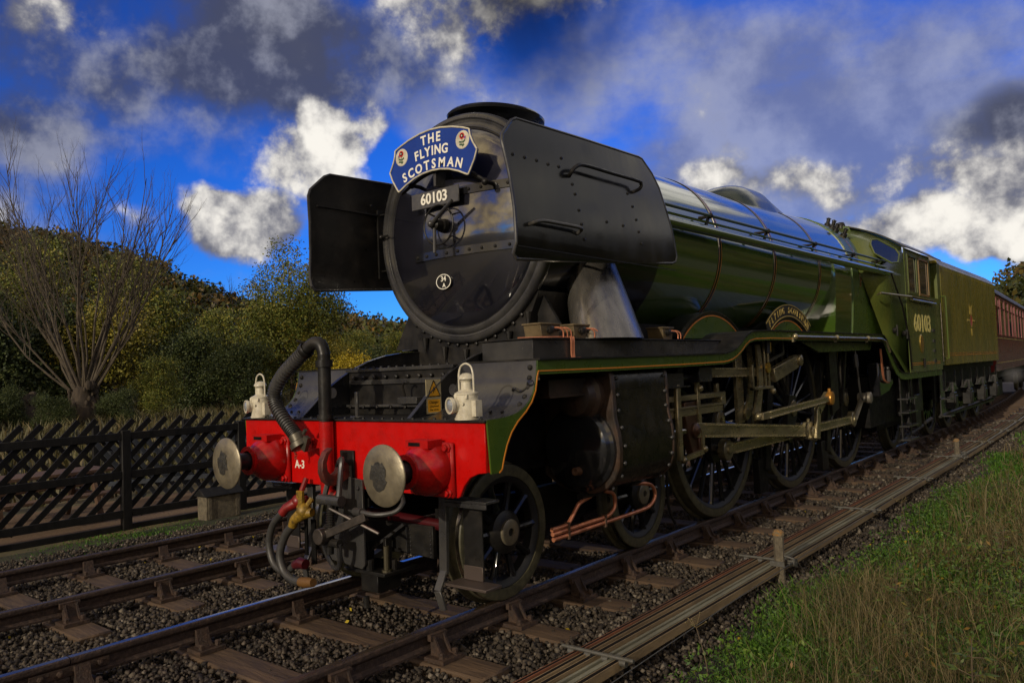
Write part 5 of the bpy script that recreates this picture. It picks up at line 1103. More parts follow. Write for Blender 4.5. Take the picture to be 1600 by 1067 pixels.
h = M(); h.tube([(1.18, 13.6, .45), (1.18, 19.8, .50)], .035, 6); h.box(1.15, 1.2, 13.5, 19.9, .40, .44); B(h, 'brake_rodding', BLKM, TEN)
for y in (14.45, 16.25, 18.05, 19.85):
    wheel(.80, y, .64, 12, .16, parent=TEN, detail=False, name='tender_wheel')
    h = M(); h.box(1.13, 1.30, y-.16, y+.16, .52, .86); h.box(1.28, 1.32, y-.12, y+.12, .56, .80); ab = B(h, 'axle_box', BLKM, TEN, bev=.015)
    h = M()
    for k in range(5): h.box(1.17, 1.25, y-.55+.09*k, y+.55-.09*k, .90+.03*k, .925+.03*k)
    h.bar((1.21, y-.52, .90), (1.21, y-.52, 1.3), .03, .04, up=(0, 1, 0)); h.bar((1.21, y+.52, .90), (1.21, y+.52, 1.3), .03, .04, up=(0, 1, 0)); h.box(1.16, 1.28, y-.06, y+.06, .85, 1.06); B(h, 'leaf_spring', BLKP, ab)
h = M(); h.box(1.18, 1.36, 13.55, 13.95, .42, .44); h.box(1.18, 1.36, 13.55, 13.95, .75, .77); h.box(1.18, 1.2, 13.55, 13.95, .42, 1.4); B(h, 'tender_step', BLKP, TEN)

def carriage(y0, lab, n):
    xs_ = bend(y0+2); t = thing('railway_carriage', lab, 'carriage', (xs_, y0, 0), 'maroon carriages behind the tender'); t.rotation_euler = (0, 0, .0032*(y0+7-12)); L_ = 18.6
    def Bc(m__, nme, mt, p=None, **k): m__.v = [(a+xs_, b+y0, c) for a, b, c in m__.v]; return m__.build(nme, mt, p or t, **k)
    sec = [(-1.30, 1.10), (1.30, 1.10), (1.37, 1.40), (1.375, 1.9), (1.36, 2.6), (1.32, 3.28)]
    sec2 = sec+[(-a, b) for a, b in reversed(sec[2:])]
    h = M(); h.prism(sec2, 'y', 0, L_); bd = Bc(h, 'carriage_body', MAR)
    rf = [(1.36, 3.26), (1.34, 3.34), (1.20, 3.50), (.95, 3.64), (.6, 3.74), (.2, 3.79)]; rf = rf+[(-a, b) for a, b in reversed(rf)]
    h = M(); h.prism(rf, 'y', -.03, L_+.03); Bc(h, 'carriage_roof', mat('carriage_roof_grey', (.05, .05, .048), .5, c2=(.08, .078, .07), ns=3))
    h = M(); h.box(-.42, .42, -.5, 0, 1.15, 3.35); Bc(h, 'gangway', DARK)
    h = M(); h.box(-1.1, 1.1, .2, L_-.2, .85, 1.10)
    for a in (.9, L_-4): h.box(-1.1, 1.15, a, a+3., .35, .8)
    Bc(h, 'underframe', DARK)
    for a in (1.2, 3.8, L_-3.8, L_-1.2):
        h = M(); h.lathe([(.10, .86), (.40, .84), (.455, .80), (.455, .70), (.40, .70)], (0, a, .455), 'x', 24); Bc(h, 'carriage_wheel', TYR)
    k = 0; y = .75
    while y < L_-1.2:
        wd = .62 if k % 4 == 0 else 1.05
        h = M(); h.prism([(y, 2.12), (y+wd, 2.12), (y+wd, 2.86), (y, 2.86)], 'x', 1.352, 1.374); wf = Bc(h, 'window', LAMPW if k % 3 else WIN)
        h = M(); h.box(1.350, 1.372, y, y+wd, 2.90, 3.12); Bc(h, 'ventilator_light', WIN)
        h = M()
        for (a, b, c, d) in ((y-.03, y, 2.09, 3.15), (y+wd, y+wd+.03, 2.09, 3.15), (y-.03, y+wd+.03, 2.09, 2.12), (y-.03, y+wd+.03, 2.86, 2.90), (y-.03, y+wd+.03, 3.12, 3.15)): h.box(1.35, 1.384, a, b, c, d)
        Bc(h, 'window_frame', mat('maroon_frame', (.16, .02, .018), .3) if k == 0 else bpy.data.materials['maroon_frame']); y += wd+(.30 if k % 4 else .55); k += 1
    h = M(); h.box(1.379, 1.382, .1, L_-.1, 2.02, 2.03); h.box(1.377, 1.380, .1, L_-.1, 1.33, 1.34); Bc(h, 'carriage_lining', YELT)
carriage(20.75, 'maroon carriage with tall windows directly behind the tender', 0)
# ------------------------------------------------------------------ fence on the left
FX = -6.3
def fence():
    t = thing('diagonal_fence', 'black timber fence of slanting slats beside the left track', 'fence', (FX, 1.2, -.27))
    py = [-7.32+1.72*k for k in range(0, 9)]
    pm = M(); pm.box(-.05, .05, -.06, .06, -.1, 1.325); pm.lathe([(.001, 1.325)], (0, 0, 0), 'z', 3); pmesh = pm.mesh('fence_post', FNC)
    for y in py:
        o = link('fence_post', pmesh, t, (FX+.0-FX, y-1.2, 0)); bv = o.modifiers.new('b', 'BEVEL'); bv.width = .008
    for a, b in zip(py, py[1:]):
        for z in (.975, .46, -.055):
            r = M(); r.box(FX+.01, FX+.045, a+.062, b-.062, z-.05, z+.05); r.build('fence_rail', FNC, t, bev=.005)
        g = M(); g.box(FX-.02, FX+.02, a+.062, b-.062, -.32, -.20); g.build('gravel_board', FNC, t, bev=.005)
    sl = M(); a = Vector((0, -.645, -.645)); sl.bar(a, -a, .018, .072, up=(0, -1, 1)); me = sl.mesh('fence_slat', FNC)
    y = -7.6
    while y < 6.6:
        link('fence_slat', me, t, (-.002-R.uniform(0, .004), y-1.2, .555+.27)).rotation_euler = (R.uniform(-.03, .03), R.uniform(-.01, .01), 0); y += .2255
fence()
def box_():
    t = thing('relay_cabinet', 'small lichen stained grey box with pitched lid by the fence', 'cabinet', (-5.95, 2.42, -.27))
    b = M(); b.box(-6.08, -5.84, 2.17, 2.70, -.28, .06); b.build('cabinet_body', CONC, t, bev=.008)
    b = M(); b.prism([(-6.12, .06), (-5.80, .06), (-5.96, .17)], 'y', 2.13, 2.74); b.build('cabinet_lid', FNC, t, bev=.006)
    b = M(); b.box(-5.838, -5.83, 2.2, 2.25, -.26, .05); b.box(-5.838, -5.83, 2.62, 2.67, -.26, .05); b.build('cabinet_batten', CONC, t)
box_()
def inner_fence():
    t = thing('picket_fence', 'blue grey picket fence leaning the other way behind the black one', 'fence', (-8.0, 3.8, -.27))
    for k in range(15):
        s_ = M(); y = 2.35+k*.17; x = -8.9+k*.085
        s_.bar((x, y+.42, -.22), (x, y-.42, .82), .02, .075, up=(0, 1, .8)); s_.build('picket', FNG, t)
    for z in (.05, .55):
        s_ = M(); s_.bar((-8.97, 2.2, z), (-7.6, 4.95, z), .04, .07); s_.build('picket_rail', FNG, t)
    t = thing('rear_fence', 'low black slatted fence standing behind the picket fence', 'fence', (-9.6, 4, -.27))
    for k in range(46):
        s_ = M(); y = -4+k*.24; s_.bar((-9.6, y+.45, -.2), (-9.6, y-.45, .86), .02, .07, up=(0, 1, .8)); s_.build('fence_slat', FNC, t)
    for z in (.1, .75):
        s_ = M(); s_.box(-9.6+.02, -9.56, -4.2, 7.2, z-.05, z+.05); s_.build('fence_rail', FNC, t)
    for k in range(8):
        s_ = M(); s_.box(-9.56, -9.48, -4.2+k*1.6, -4.1+k*1.6, -.3, 1.0); s_.build('fence_post', FNC, t)
inner_fence()
TBW = mat('weathered_table_wood', (.07, .035, .02), .7, c2=(.12, .07, .04), ns=8, bump=.4, stretch=(1, .2, 1))
def picnic(x, y, lab):
    t = thing('picnic_table', lab, 'picnic table', (x, y, -.29)); z = -.29
    for k in range(5):
        b = M(); b.box(x-.36+k*.145, x-.36+k*.145+.135, y-.9, y+.9, z+.70, z+.745); b.build('tabletop_plank', TBW, t, bev=.005)
    for sx in (-1, 1):
        for k in range(2):
            b = M(); u = x+sx*.72+k*.14-.14; b.box(u, u+.13, y-.9, y+.9, z+.42, z+.46); b.build('bench_plank', TBW, t, bev=.005)
    for sy in (-.62, .62):
        for sx in (-1, 1):
            b = M(); b.bar((x+sx*.28, y+sy, z+.70), (x+sx*.62, y+sy, z), .05, .09, up=(1, 0, 0)); b.build('leg', TBW, t)
        b = M(); b.box(x-.8, x+.8, y+sy+.03, y+sy+.08, z+.36, z+.42); b.build('crossbar', TBW, t)
picnic(-7.85, .75, 'brown picnic table with benches seen through the fence')

# ------------------------------------------------------------------ leaves, trees, hill woods
def leaf_cards(cent, nrm, size, n_each, spread, rng, asp=.6):
    """many small folded leaf cards scattered about clump centres"""
    k = len(cent)*n_each; c = np.repeat(cent, n_each, 0)+rng.normal(size=(k, 3))*spread
    a = rng.normal(size=(k, 3)); a /= np.linalg.norm(a, axis=1)[:, None]
    b = np.cross(a, rng.normal(size=(k, 3))); b /= np.linalg.norm(b, axis=1)[:, None]
    s_ = rng.uniform(.6, 1.3, size=(k, 1))*size
    V = np.stack([c-a*s_, c-b*s_*asp, c+a*s_, c+b*s_*asp], 1).reshape(-1, 3)
    F = np.arange(4*k).reshape(-1, 4); return V, F
def crown_pts(h, r, base, n, rng, lobes=7, shell=.55):
    """clump centres inside an irregular crown of several lobes"""
    L = []
    for i in range(lobes):
        a = rng.uniform(0, 6.283); q = rng.uniform(0, 1); zz = base+(h-base)*(.18+.72*q); rr = r*(1-.62*abs(q-.35)**1.2)
        L.append((rr*.55*math.cos(a), rr*.55*math.sin(a), zz, rr*rng.uniform(.35, .6)))
    L.append((0, 0, base+(h-base)*.55, r*.62)); L.append((rng.uniform(-.15, .15)*r, rng.uniform(-.15, .15)*r, h-r*.28, r*.3))
    L = np.array(L); w = L[:, 3]**2; idx = rng.choice(len(L), n, p=w/w.sum())
    d = rng.normal(size=(n, 3)); d /= np.linalg.norm(d, axis=1)[:, None]
    rr = L[idx, 3]*(shell+(1-shell)*rng.random(n)**.5)
    P = L[idx, :3]+d*rr[:, None]*np.array([1, 1, .85]); return P, L
def tree_meshes(h, r, base, leafsize, nclump, per, seed, lm, spread=None, trunk_r=.16, bark=BARKD, lobes=7):
    rng = np.random.default_rng(seed); P, L = crown_pts(h, r, base, nclump, rng, lobes)
    V, F = leaf_cards(P, None, leafsize, per, spread or r*.075, rng)
    cm = npmesh('crown', V, F, lm)
    b = M(); b.tube([(0, 0, -.3), (.03, .02, h*.25), (-.04, .05, h*.55), (.0, .0, h*.86)], [trunk_r*1.25, trunk_r, trunk_r*.6, trunk_r*.15], 7)
    for l in L[:-1]:
        z0 = rng.uniform(.2, .55)*h; e = Vector(l[:3]); s0 = Vector((0, 0, min(z0, e.z*.8)))
        mdl = s0.lerp(e, .5)+Vector((0, 0, -.05*h)); b.tube([s0, mdl, e], [trunk_r*.42, trunk_r*.28, trunk_r*.06], 5)
        for q in range(3):
            e2 = e+Vector(rng.normal(size=3))*l[3]*.7; b.tube([mdl.lerp(e, .4), e2], [trunk_r*.14, trunk_r*.03], 4)
    return cm, b.mesh('trunk', bark)
PROTO = {}
def tree(kind, x, y, s, lab, group, name='tree', cat='tree', rz=None, sz=1.):
    cm, tm = PROTO[kind]; t = thing(name, lab, cat, (x, y, ground_z(x, y)), group)
    t.scale = (s, s, s*sz); t.rotation_euler = (0, 0, R.uniform(0, 6.28) if rz is None else rz)
    link('crown', cm, t); link('trunk', tm, t)
PROTO['tall'] = tree_meshes(12.3, 4.2, 3.2, .085, 900, 34, 3, LF_G, spread=.34, lobes=12)
PROTO['bush'] = tree_meshes(6.5, 3.8, .2, .085, 620, 34, 4, LF_O, spread=.33, trunk_r=.1)
PROTO['dark'] = tree_meshes(5.6, 3.5, .1, .085, 620, 34, 5, LF_D, spread=.33, trunk_r=.1)
PROTO['gold'] = tree_meshes(8, 3.6, 1., .09, 620, 34, 6, LF_G, spread=.33, trunk_r=.12)
PROTO['yellow'] = tree_meshes(3.4, 2.4, .1, .06, 620, 36, 8, LF_Y, spread=.2, trunk_r=.05)
tree('tall', -43.5, 30, 1.0, 'tall green tree rising above the others behind the left lamp', None, rz=.4)
tree('yellow', -36.6, 30, 1.02, 'bright yellow rounded bush behind the front of the engine', None, name='yellow_bush', cat='bush', rz=1.)
def polar(az, d): return (4.5-d*math.sin(rad(az)), -3.6+d*math.cos(rad(az)))
G = 'bushy trees at the foot of the hill'
for i, (az, d, k, s, lab) in enumerate([
    (74, 56, 'dark', 1.35, 'dark tree at the left edge behind the bare willow'),
    (69.5, 60, 'dark', 1.25, 'dark tree just right of the left edge, behind the willow stump'),
    (66, 58, 'bush', 1.1, 'olive bush directly behind the willow trunk'),
    (62, 56, 'dark', .92, 'dark green thicket just right of the willow trunk'),
    (58.5, 53, 'dark', .76, 'grey green leafy thicket left of the tall tree'),
    (55.8, 60, 'gold', .68, 'rounded green tree left of the tall tree'),
    (52.8, 56, 'bush', .78, 'olive bush at the foot of the tall tree, on its left'),
    (50.2, 54, 'dark', .66, 'low dark bush in front of the tall tree'),
    (47.5, 57, 'gold', .62, 'green bushy tree right of the tall tree, above the hose'),
    (46, 74, 'gold', .7, 'lighter green tree farther back right of the tall tree'),
    (43.4, 78, 'bush', .75, 'golden bush behind the yellow bush'),
    (41.2, 80, 'gold', .68, 'olive tree under the far bare tree'),
    (38.5, 76, 'bush', .75, 'olive bush seen under the smokebox beside the saddle'),
    (60, 78, 'gold', .95, 'green tree on the lower slope right of the willow crown'),
    (65, 82, 'gold', 1.45, 'green tree on the lower slope behind the willow crown'),
    (70.5, 85, 'gold', 1.5, 'green tree on the lower slope near the left edge'),
    (56, 80, 'bush', .85, 'gold tinted tree on the slope left of the tall tree'),
    (50.5, 82, 'gold', .72, 'green tree on the slope behind the tall tree'),
    (78, 58, 'gold', 1.3, 'green tree by the far left edge')]):
    x, y = polar(az, d); tree(k, x, y, s, lab, G)

def bare_tree(name, loc, H, n_limb, seed, lab, cat, trunk_r, trunk_h, spread, mt, wig=.05, ends=None, twigs=9, thick=1.):
    rr = random.Random(seed); t = thing(name, lab, cat, loc); L0 = Vector(loc)
    def grow(mm, p, d, ln, r, lv):
        n = 6; pts = [p]; q = Vector(d)
        for i in range(n):
            q = (q+Vector((rr.uniform(-1, 1), rr.uniform(-1, 1), rr.uniform(-.4, 1)))*wig+Vector((0, 0, .055 if q.z < .95 else 0))).normalized(); pts.append(pts[-1]+q*ln/n)
        mm.tube(pts, [r*(1-.82*i/n) for i in range(n+1)], 6 if lv == 0 else 4 if lv == 1 else 3, cap=False)
        if lv < 2:
            k = twigs if lv == 0 else 5
            for j in range(k):
                f = rr.uniform(.28, .97); i = min(n-1, int(f*n)); a = pts[i].lerp(pts[i+1], f*n-i)
                dd = (pts[i+1]-pts[i]).normalized(); side = dd.cross(Vector((rr.uniform(-1, 1), rr.uniform(-1, 1), rr.uniform(-1, 1)))).normalized()
                grow(mm, a, (dd+side*rr.uniform(.35, .75)+Vector((0, 0, .18))).normalized(), ln*(.40 if lv == 0 else .34)*rr.uniform(.6, 1.1)*(1.15-f*.5), r*.34*(1.1-f*.5), lv+1)
    b = M(); b.tube([L0+Vector(q) for q in ((0, 0, -.4), (.1, 0, trunk_h*.35), (-.1, .05, trunk_h*.75), (0, 0, trunk_h*1.02))], [trunk_r*1.25, trunk_r, trunk_r*1.05, trunk_r*.7], 12)
    for k in range(30):
        a = rr.uniform(0, 6.28); q = rr.random()**.6; p = L0+Vector((math.cos(a)*trunk_r*(.75+.5*q), math.sin(a)*trunk_r*(.75+.5*q), q*1.05*trunk_h)); b.sph(p, trunk_r*rr.uniform(.15, .34), 8, 5, sz=1.6)
    b.build('trunk', BARKD, t)
    for i in range(n_limb):
        mm = M(); u = (i+.5)/n_limb*2-1; a = rr.uniform(-.55, .55)
        lean = u*spread+rr.uniform(-.08, .08); ex = Vector((math.sin(lean)*RGT.x, math.sin(lean)*RGT.y, math.cos(lean))); ex += Vector((FWD.x, FWD.y, 0))*a*math.cos(lean)*.5
        L_ = H*(1-.30*abs(u)**1.6)*rr.uniform(.86, 1.06)
        grow(mm, L0+Vector((RGT.x*u*trunk_r*.7, RGT.y*u*trunk_r*.7, trunk_h*rr.uniform(.7, 1.02))), ex.normalized(), L_, .085*thick*rr.uniform(.7, 1.2), 0)
        mm.build('branch', mt, t)
    return t
x, y = polar(68.0, 46)
bare_tree('pollard_willow', (x, y, ground_z(x, y)), 12.9, 24, 11, 'large bare pollard willow fanning above the fence on the left', 'tree', .55, 2.0, .82, BARK, wig=.19, twigs=18, thick=.85)
x, y = polar(71.2, 45)
st = M(); z = ground_z(x, y)
st.tube([(x, y, z-.3), (x-.1, y, z+.8), (x-.25, y, z+1.7)], [.75, .6, .55], 11); 
for k in range(14): a = R.uniform(0, 6.28); st.sph((x-.2+.5*math.cos(a), y+.5*math.sin(a), z+R.uniform(.9, 1.8)), R.uniform(.12, .3), 8, 5)
tag(st.build('tree_stump', BARKD), 'broken willow stump standing left of the bare willow', 'tree stump')
x, y = polar(42.1, 62)
bare_tree('bare_tree', (x, y, ground_z(x, y)), 4.6, 9, 5, 'small leafless tree against the sky under the far deflector', 'tree', .16, 2.6, .8, BARK, wig=.10, twigs=8, thick=.9)
for az, d, lab in ((58.9, 132, 'tiny bare tree on the skyline left of the tall tree'), (1.2, 190, 'bare tree on the right skyline above the carriage')):
    x, y = polar(az, d); bare_tree('skyline_tree', (x, y, ground_z(x, y)+1.5), 5.5, 7, 6+int(az), lab, 'tree', .2, 2.5, .75, BARKD, wig=.1, twigs=6, thick=1.2)

def hill_wood():
    rng = np.random.default_rng(21); Vs = []; Fs = []; mi = []; off = 0
    N_ = 2000
    for i in range(N_):
        az = rng.uniform(-9, 90) if i % 5 else rng.uniform(52, 80); d = rng.uniform(84, 170); x, y = polar(az, d)
        if i >= 1500: az = rng.uniform(-75, -9); d = rng.uniform(60, 160); x, y = polar(az, d)
        if 10 < az < 34 and i % 3: continue
        z = ground_z(x, y); h = rng.uniform(4, 7.5); r = h*rng.uniform(.42, .6)
        n = 34; dd = rng.normal(size=(n, 3)); dd /= np.linalg.norm(dd, axis=1)[:, None]; dd[:, 2] = np.abs(dd[:, 2])*1.0-.15
        c = np.array([x, y, z+h*.45])+dd*np.array([r, r, h*.5])*rng.uniform(.7, 1.02, size=(n, 1))
        V, F = leaf_cards(c, None, .34, 5, .42, rng, .7); Vs.append(V); Fs.append(F+off); off += len(V)
        mi += [0 if rng.random() < .62 else 1]*len(F)
    me = npmesh('hillside_wood', np.concatenate(Vs), np.concatenate(Fs), [LF_H, LF_B], False, mi)
    link('hillside_wood', me, kind='stuff', label='autumn wood covering the hillside as one mass')
hill_wood()

# ------------------------------------------------------------------ grass, weeds and stalks
def blades(name, n, area, hmin, hmax, w, lm, seed, dens=None, lean=.5, zoff=0.):
    rng = np.random.default_rng(seed); x = []; y = []
    P = []
    while len(P) < n:
        u, v = rng.random(2); px = area[0]+(area[1]-area[0])*u; py = area[2]+(area[3]-area[2])*v
        if dens and rng.random() > dens(px, py): continue
        P.append((px, py, ground_z(px, py)))
    P = np.array(P); k = len(P); h = rng.uniform(hmin, hmax, k)*(1+.4*np.sin(P[:, 0]*2.1+P[:, 1]*1.3))
    d = np.hypot(P[:, 0]-4.5, P[:, 1]+3.6); ww = w*(1+.12*np.clip(d-3, 0, 14))
    a = rng.uniform(0, 6.283, k); dx, dy = np.cos(a), np.sin(a); b = rng.uniform(0, 6.283, k); l = rng.uniform(.1, 1, k)*lean*h
    lx, ly = np.cos(b)*l, np.sin(b)*l
    def pt(t, s_, zf): return np.stack([P[:, 0]+lx*t**1.8+dx*ww*s_, P[:, 1]+ly*t**1.8+dy*ww*s_, P[:, 2]+zoff-.02+h*zf], 1)
    V = np.stack([pt(0, -1, 0), pt(0, 1, 0), pt(.5, -.8, .55), pt(.5, .8, .55), pt(1, 0, 1-.25*lean), pt(1, .05, 1-.25*lean)], 1).reshape(-1, 3)
    o = 6*np.arange(k)[:, None]; F = np.concatenate([o+np.array([[0, 1, 3, 2]]), o+np.array([[2, 3, 5, 4]])])
    return V, F
def noise2(x, y): return .5+.25*math.sin(x*1.7+y*.9+1)+.25*math.sin(x*.6-y*1.9+2.3)+.2*math.sin(x*3.7+y*2.9)
def edge(x, y): return max(0., min(1., (x-bend(y)-2.04+.012*y-.10*math.sin(y*1.9)-.08*math.sin(y*4.3))/.5))
def grass():
    A = []
    for (n, ar, h0, h1, w, lm, sd_, ff, ln) in (
        (80000, (2.0, 5.2, -3.2, 3.5), .03, .13, .0030, 0, 31, lambda x, y: edge(x, y)*(.35+.65*min(1, noise2(x, y)*1.2)), .8),
        (60000, (1.8, 8., 3, 14), .04, .14, .0038, 0, 32, lambda x, y: edge(x, y)*(.4+.6*noise2(x, y)), .8),
        (42000, (1.2, 8, 12, 36), .06, .14, .007, 0, 33, lambda x, y: edge(x, y), .7),
        (24000, (2.3, 5.2, -3.2, 5), .08, .36, .0014, 1, 34, lambda x, y: edge(x-.35, y)*max(0, min(1, 1.7-1.9*noise2(x*1.5, y*1.7))), .95),
        (15000, (2.2, 9, 4, 18), .10, .42, .0018, 1, 35, lambda x, y: edge(x-.5, y)*max(0, 1.4-1.2*noise2(x, y))*(1 if x < 3.2+y*.1 else 1), .9)):
        V, F = blades('', n, ar, h0, h1, w, lm, sd_, ff, ln); A.append((V, F, lm))
    V, F = blades('', 2600, (2.8, 5.4, -2.6, 9), .25, .62, .0016, 1, 38, lambda x, y: max(0, 1.3-1.3*noise2(x*1.2, y))*min(1, x-2.6), .8); A.append((V, F, 1))
    for lm, nm, lab, mt in ((0, 'grass', 'fresh green grass growing on the verge right of the rods', GRA), (1, 'dry_grass', 'straw coloured dead grass tangled through the verge', DRY)):
        Vs = []; Fs = []; o = 0
        for V, F, q in A:
            if q == lm: Vs.append(V); Fs.append(F+o); o += len(V)
        link(nm, npmesh(nm, np.concatenate(Vs), np.concatenate(Fs), mt), kind='stuff', label=lab)
    V, F = blades('', 42000, (-60, -9.8, -6, 40), .25, .7, .012, 1, 36, lambda x, y: 1 if math.hypot(x-4.5, y+3.6) > 12 else .4, .6)
    link('field_grass', npmesh('field_grass', V, F, FGR), kind='stuff', label='tawny rough grass in the field behind the fence')
    V, F = blades('', 26000, (-6.25, -4.3, -3, 14), .012, .05, .0035, 1, 37, lambda x, y: max(0, noise2(x*1.4, y*1.2))**1.5*min(1, (-4.2-x)*1.2), .8)
    link('trackside_moss', npmesh('trackside_moss', V, F, GRA), kind='stuff', label='thin moss and grass between the fence and left track')
    # low broad-leaved ground weeds
    rng = np.random.default_rng(40); P = []
    while len(P) < 15000:
        x = rng.uniform(2.1, 5); y = rng.uniform(-3.2, 9)
        if rng.random() < edge(x+.15, y)*(.25+.75*noise2(x*1.3, y*1.2)): P.append((x, y, ground_z(x, y)+rng.uniform(.01, .10)))
    V, F = leaf_cards(np.array(P), None, .017, 3, .020, rng, .42)
    link('ground_weeds', npmesh('ground_weeds', V, F, WLF), kind='stuff', label='small broad leaved weeds among the verge grass')
    P = []
    for _ in range(240):
        x = rng.uniform(-4.4, 4.5); y = rng.uniform(-2.5, 8); P.append((x, y, (-.2 if x < 2 else ground_z(x, y)+.05)))
    V, F = leaf_cards(np.array(P), None, .016, 1, .0, rng, .7)
    link('fallen_leaves', npmesh('fallen_leaves', V, F, LF_Y), kind='stuff', label='scattered yellow fallen leaves on ballast and verge')
grass()
def weed(x, y, h, seed, lab, nl=14, ls=.045):
    rr = random.Random(seed); z = ground_z(x, y); t = thing('bramble_plant', lab, 'weed', (x, y, z), 'leafy weeds in the verge grass')
    tip = Vector((x+rr.uniform(-.08, .08), y+rr.uniform(-.08, .08), z+h)); base = Vector((x, y, z-.02)); mid = base.lerp(tip, .5)+Vector((rr.uniform(-.04, .04), rr.uniform(-.04, .04), 0))
    s_ = M(); path = smooth_path([base, mid, tip], 4); s_.tube(path, [.005*(1-.6*i/(len(path)-1)) for i in range(len(path))], 5)
    leaves = []
    for i in range(nl):
        f = .2+.8*i/nl; p = path[min(len(path)-1, int(f*(len(path)-1)))]; a = i*2.4+rr.uniform(-.4, .4); d = Vector((math.cos(a), math.sin(a), rr.uniform(.0, .45))).normalized()
        L_ = ls*rr.uniform(.7, 1.3); q = p+d*L_*.9; s_.tube([p, q], .0018, 4); leaves.append((q, d, L_))
    s_.build('stem', STALK, t)
    for q, d, L_ in leaves:
        lm = M(); sd2 = d.cross(Vector((0, 0, 1))).normalized(); up = sd2.cross(d)
        for ang, k in ((-.75, .72), (0, 1.), (.75, .72)):
            dd = (d*math.cos(ang)+sd2*math.sin(ang)).normalized(); ss = dd.cross(up).normalized(); e = q+dd*L_*k*1.15-up*L_*.18
            lm.add([q, q+dd*L_*.5*k+ss*L_*.25*k-up*.05*L_, e, q+dd*L_*.5*k-ss*L_*.25*k-up*.05*L_, q+dd*L_*.5*k+up*L_*.06], [(0, 1, 4), (1, 2, 4), (2, 3, 4), (3, 0, 4)])
        lm.build('leaf', WEED, t, smooth=False)
for i, (x, y, h, lab) in enumerate([
    (3.62, -.62, .50, 'tallest leafy bramble with reddish stem at lower right'), (3.95, -.25, .56, 'leafy bramble at the right edge of the picture'),
    (3.35, .25, .30, 'small green bramble left of the tall one'), (3.05, 2.1, .34, 'pale green seedling by the stony patch'), (3.5, 3.2, .42, 'yellowing seedling in the dry grass behind the stony patch'),
    (3.72, -1.15, .24, 'low bramble at the bottom edge right of centre'), (2.95, -.55, .16, 'tiny broad leaved weed near the bottom edge'), (4.05, .9, .5, 'tall thin bramble beside the right edge'),
    (3.3, 1.25, .26, 'bushy little weed in front of the stony patch')]): weed(x, y, h, 50+i, lab, 22 if h > .3 else 13)
def stalk(x, y, h, lean, seed, lab):
    rr = random.Random(seed); z = ground_z(x, y); t = thing('dead_plant', lab, 'dead stalk', (x, y, z), 'dead stalks standing in the verge')
    s_ = M(); tip = Vector((x+lean[0], y+lean[1], z+h)); b = Vector((x, y, z-.02)); pth = smooth_path([b, b.lerp(tip, .5)+Vector((lean[0]*-.15, lean[1]*-.15, .02)), tip], 5)
    s_.tube(pth, [.0042*(1-.6*i/(len(pth)-1)) for i in range(len(pth))], 5); s_.build('stem', STALK, t)
    s_ = M()
    for k in range(9):
        a = k*.7+rr.random(); q = tip+Vector((math.cos(a), math.sin(a), rr.uniform(.1, .9)))*rr.uniform(.04, .085); s_.tube([tip-Vector((0, 0, .01)), q], .0016, 4); s_.sph(q, .006, 6, 4)
    s_.build('seed_head', DRY, t)
for i, (x, y, h, ln, lab) in enumerate([
    (2.62, -.35, .28, (.02, .03), 'dead seed head near the bottom edge, left of the brambles'), (3.3, -.75, .32, (-.10, .12), 'dark bent stalk at the bottom edge'),
    (2.45, .55, .34, (-.10, .05), 'thin tan stalk leaning left over the rods'), (2.75, 3.9, .5, (-.08, .1), 'pale stalk with spiky head beside the dark gap'),
    (2.5, 9.2, .6, (.05, -.05), 'tall yellow stalk by the second concrete post'), (3.9, -1.0, .40, (-.2, .1), 'pale broken stalk at lower right corner'),
    (4.15, 1.6, .62, (.02, .05), 'dark thistle stalk near the right edge'), (2.55, -.9, .26, (.10, .06), 'thin stalk at the bottom edge nearest the rods'),
    (3.15, 6.5, .5, (.03, .02), 'tan stalk in the middle of the dry grass')]): stalk(x, y, h, ln, 80+i, lab)
s_ = M(); s_.box(2.60, 2.86, 3.5, 4.0, -.30, -.165); tag(s_.build('concrete_block', CONC, bev=.03), 'half buried grey concrete block in the grass', 'concrete block')
s_ = M(); s_.box(2.72, 2.95, 11.6, 12.4, -.2, .02); tag(s_.build('old_sleeper_block', SLP, bev=.02), 'old weathered timber block on the far grass at right', 'timber block')

# ------------------------------------------------------------------ brambles massed at the right, scrub round the willow
def massed():
    rng = np.random.default_rng(61); P = []
    while len(P) < 1100:
        x = rng.uniform(2.9, 5.4); y = rng.uniform(-2.2, 9)
        if rng.random() < max(0, noise2(x*1.9+3, y*1.4)-.35)*min(1, (x-2.8)): P.append((x, y, ground_z(x, y)+rng.uniform(.05, .34)))
    V, F = leaf_cards(np.array(P), None, .019, 9, .06, rng, .38)
    link('bramble_leaves', npmesh('bramble_leaves', V, F, WEED), kind='stuff', label='tangled bramble leaves through the rough grass at right')
    for i, (az, d, s_) in enumerate(((72.2, 44, .42), (69.8, 43, .34), (66.0, 44, .36), (63.5, 47, .5), (74.0, 45, .5))):
        x, y = polar(az, d); tree('dark' if i != 3 else 'gold', x, y, s_*.85, ('low scrub at the left of the stump', 'small scrub between stump and willow trunk', 'small scrub right of the willow trunk', 'rounded scrub a little right of the willow', 'scrub at the left edge beyond the fence')[i], 'scrub round the willow', name='scrub_bush', cat='bush')
massed()

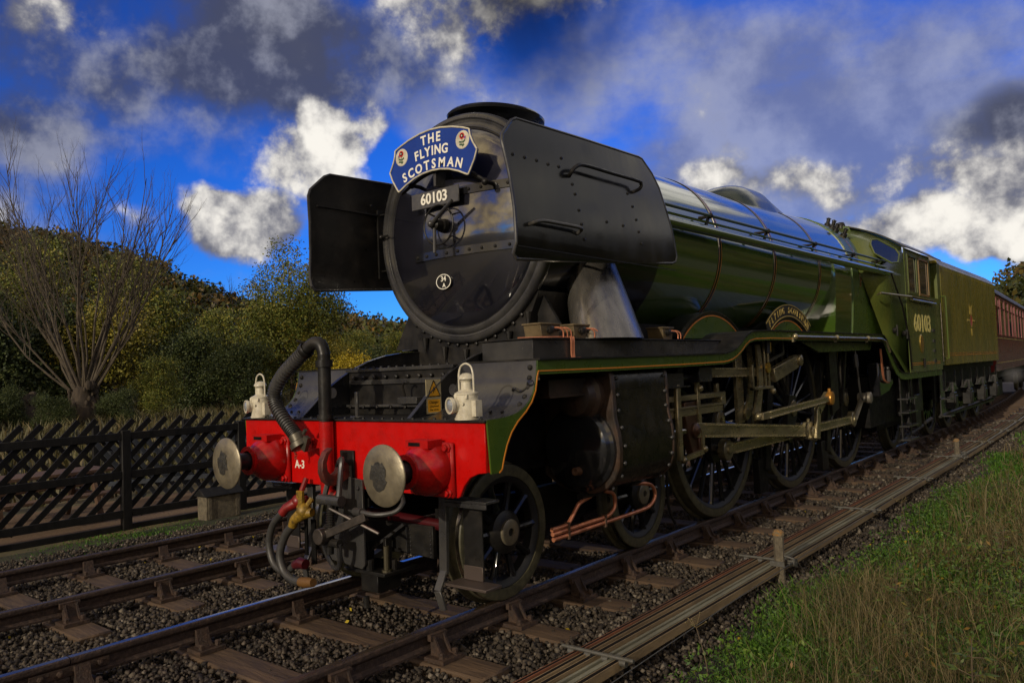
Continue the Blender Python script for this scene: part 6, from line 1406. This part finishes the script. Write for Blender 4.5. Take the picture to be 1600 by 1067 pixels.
def vapour(name, lab, o, sx, dens, col, scl, thr):
    mt = bpy.data.materials.new(name); mt.use_nodes = True; nt = mt.node_tree; N = nt.nodes; L = nt.links; N.clear()
    out = N.new('ShaderNodeOutputMaterial'); pv = N.new('ShaderNodeVolumePrincipled'); pv.inputs['Color'].default_value = (*col, 1)
    tc = N.new('ShaderNodeTexCoord'); nz = N.new('ShaderNodeTexNoise'); nz.inputs['Scale'].default_value = scl; nz.inputs['Detail'].default_value = 4; nz.inputs['Distortion'].default_value = .6; L.new(tc.outputs['Object'], nz.inputs['Vector'])
    gd = N.new('ShaderNodeVectorMath'); gd.operation = 'LENGTH'; sc2 = N.new('ShaderNodeVectorMath'); sc2.operation = 'DIVIDE'; sc2.inputs[1].default_value = sx; L.new(tc.outputs['Object'], sc2.inputs[0]); L.new(sc2.outputs[0], gd.inputs[0])
    a = N.new('ShaderNodeMath'); a.operation = 'SUBTRACT'; a.inputs[0].default_value = 1.; L.new(gd.outputs['Value'], a.inputs[1])
    b = N.new('ShaderNodeMapRange'); L.new(nz.outputs['Fac'], b.inputs[0]); b.inputs[1].default_value = thr; b.inputs[2].default_value = thr+.22
    c = N.new('ShaderNodeMath'); c.operation = 'MULTIPLY'; L.new(a.outputs[0], c.inputs[0]); L.new(b.outputs[0], c.inputs[1]); c.use_clamp = True
    d = N.new('ShaderNodeMath'); d.operation = 'MULTIPLY'; L.new(c.outputs[0], d.inputs[0]); d.inputs[1].default_value = dens; L.new(d.outputs[0], pv.inputs['Density']); L.new(pv.outputs[0], out.inputs['Volume'])
    v = M(); v.lathe([(max(1e-4, math.sin(math.pi*i/10)), -math.cos(math.pi*i/10)) for i in range(11)], (0, 0, 0), 'z', 16); v.v = [(x*sx[0], y*sx[1], z*sx[2]) for x, y, z in v.v]
    me = v.mesh(name, mt); link(name, me, None, o, kind='stuff', label=lab)
vapour('chimney_smoke', 'thin dark smoke drifting up from the chimney', (.15, 2.3, 5.75), (1.0, 1.5, 1.85), 2.0, (.03, .03, .04), 1.1, .34)
vapour('steam_wisp', 'white steam wisp low beside the carriage underframe', (1.25, 23.2, .95), (.35, 1.6, .28), .3, (.9, .9, .9), 1.6, .36)
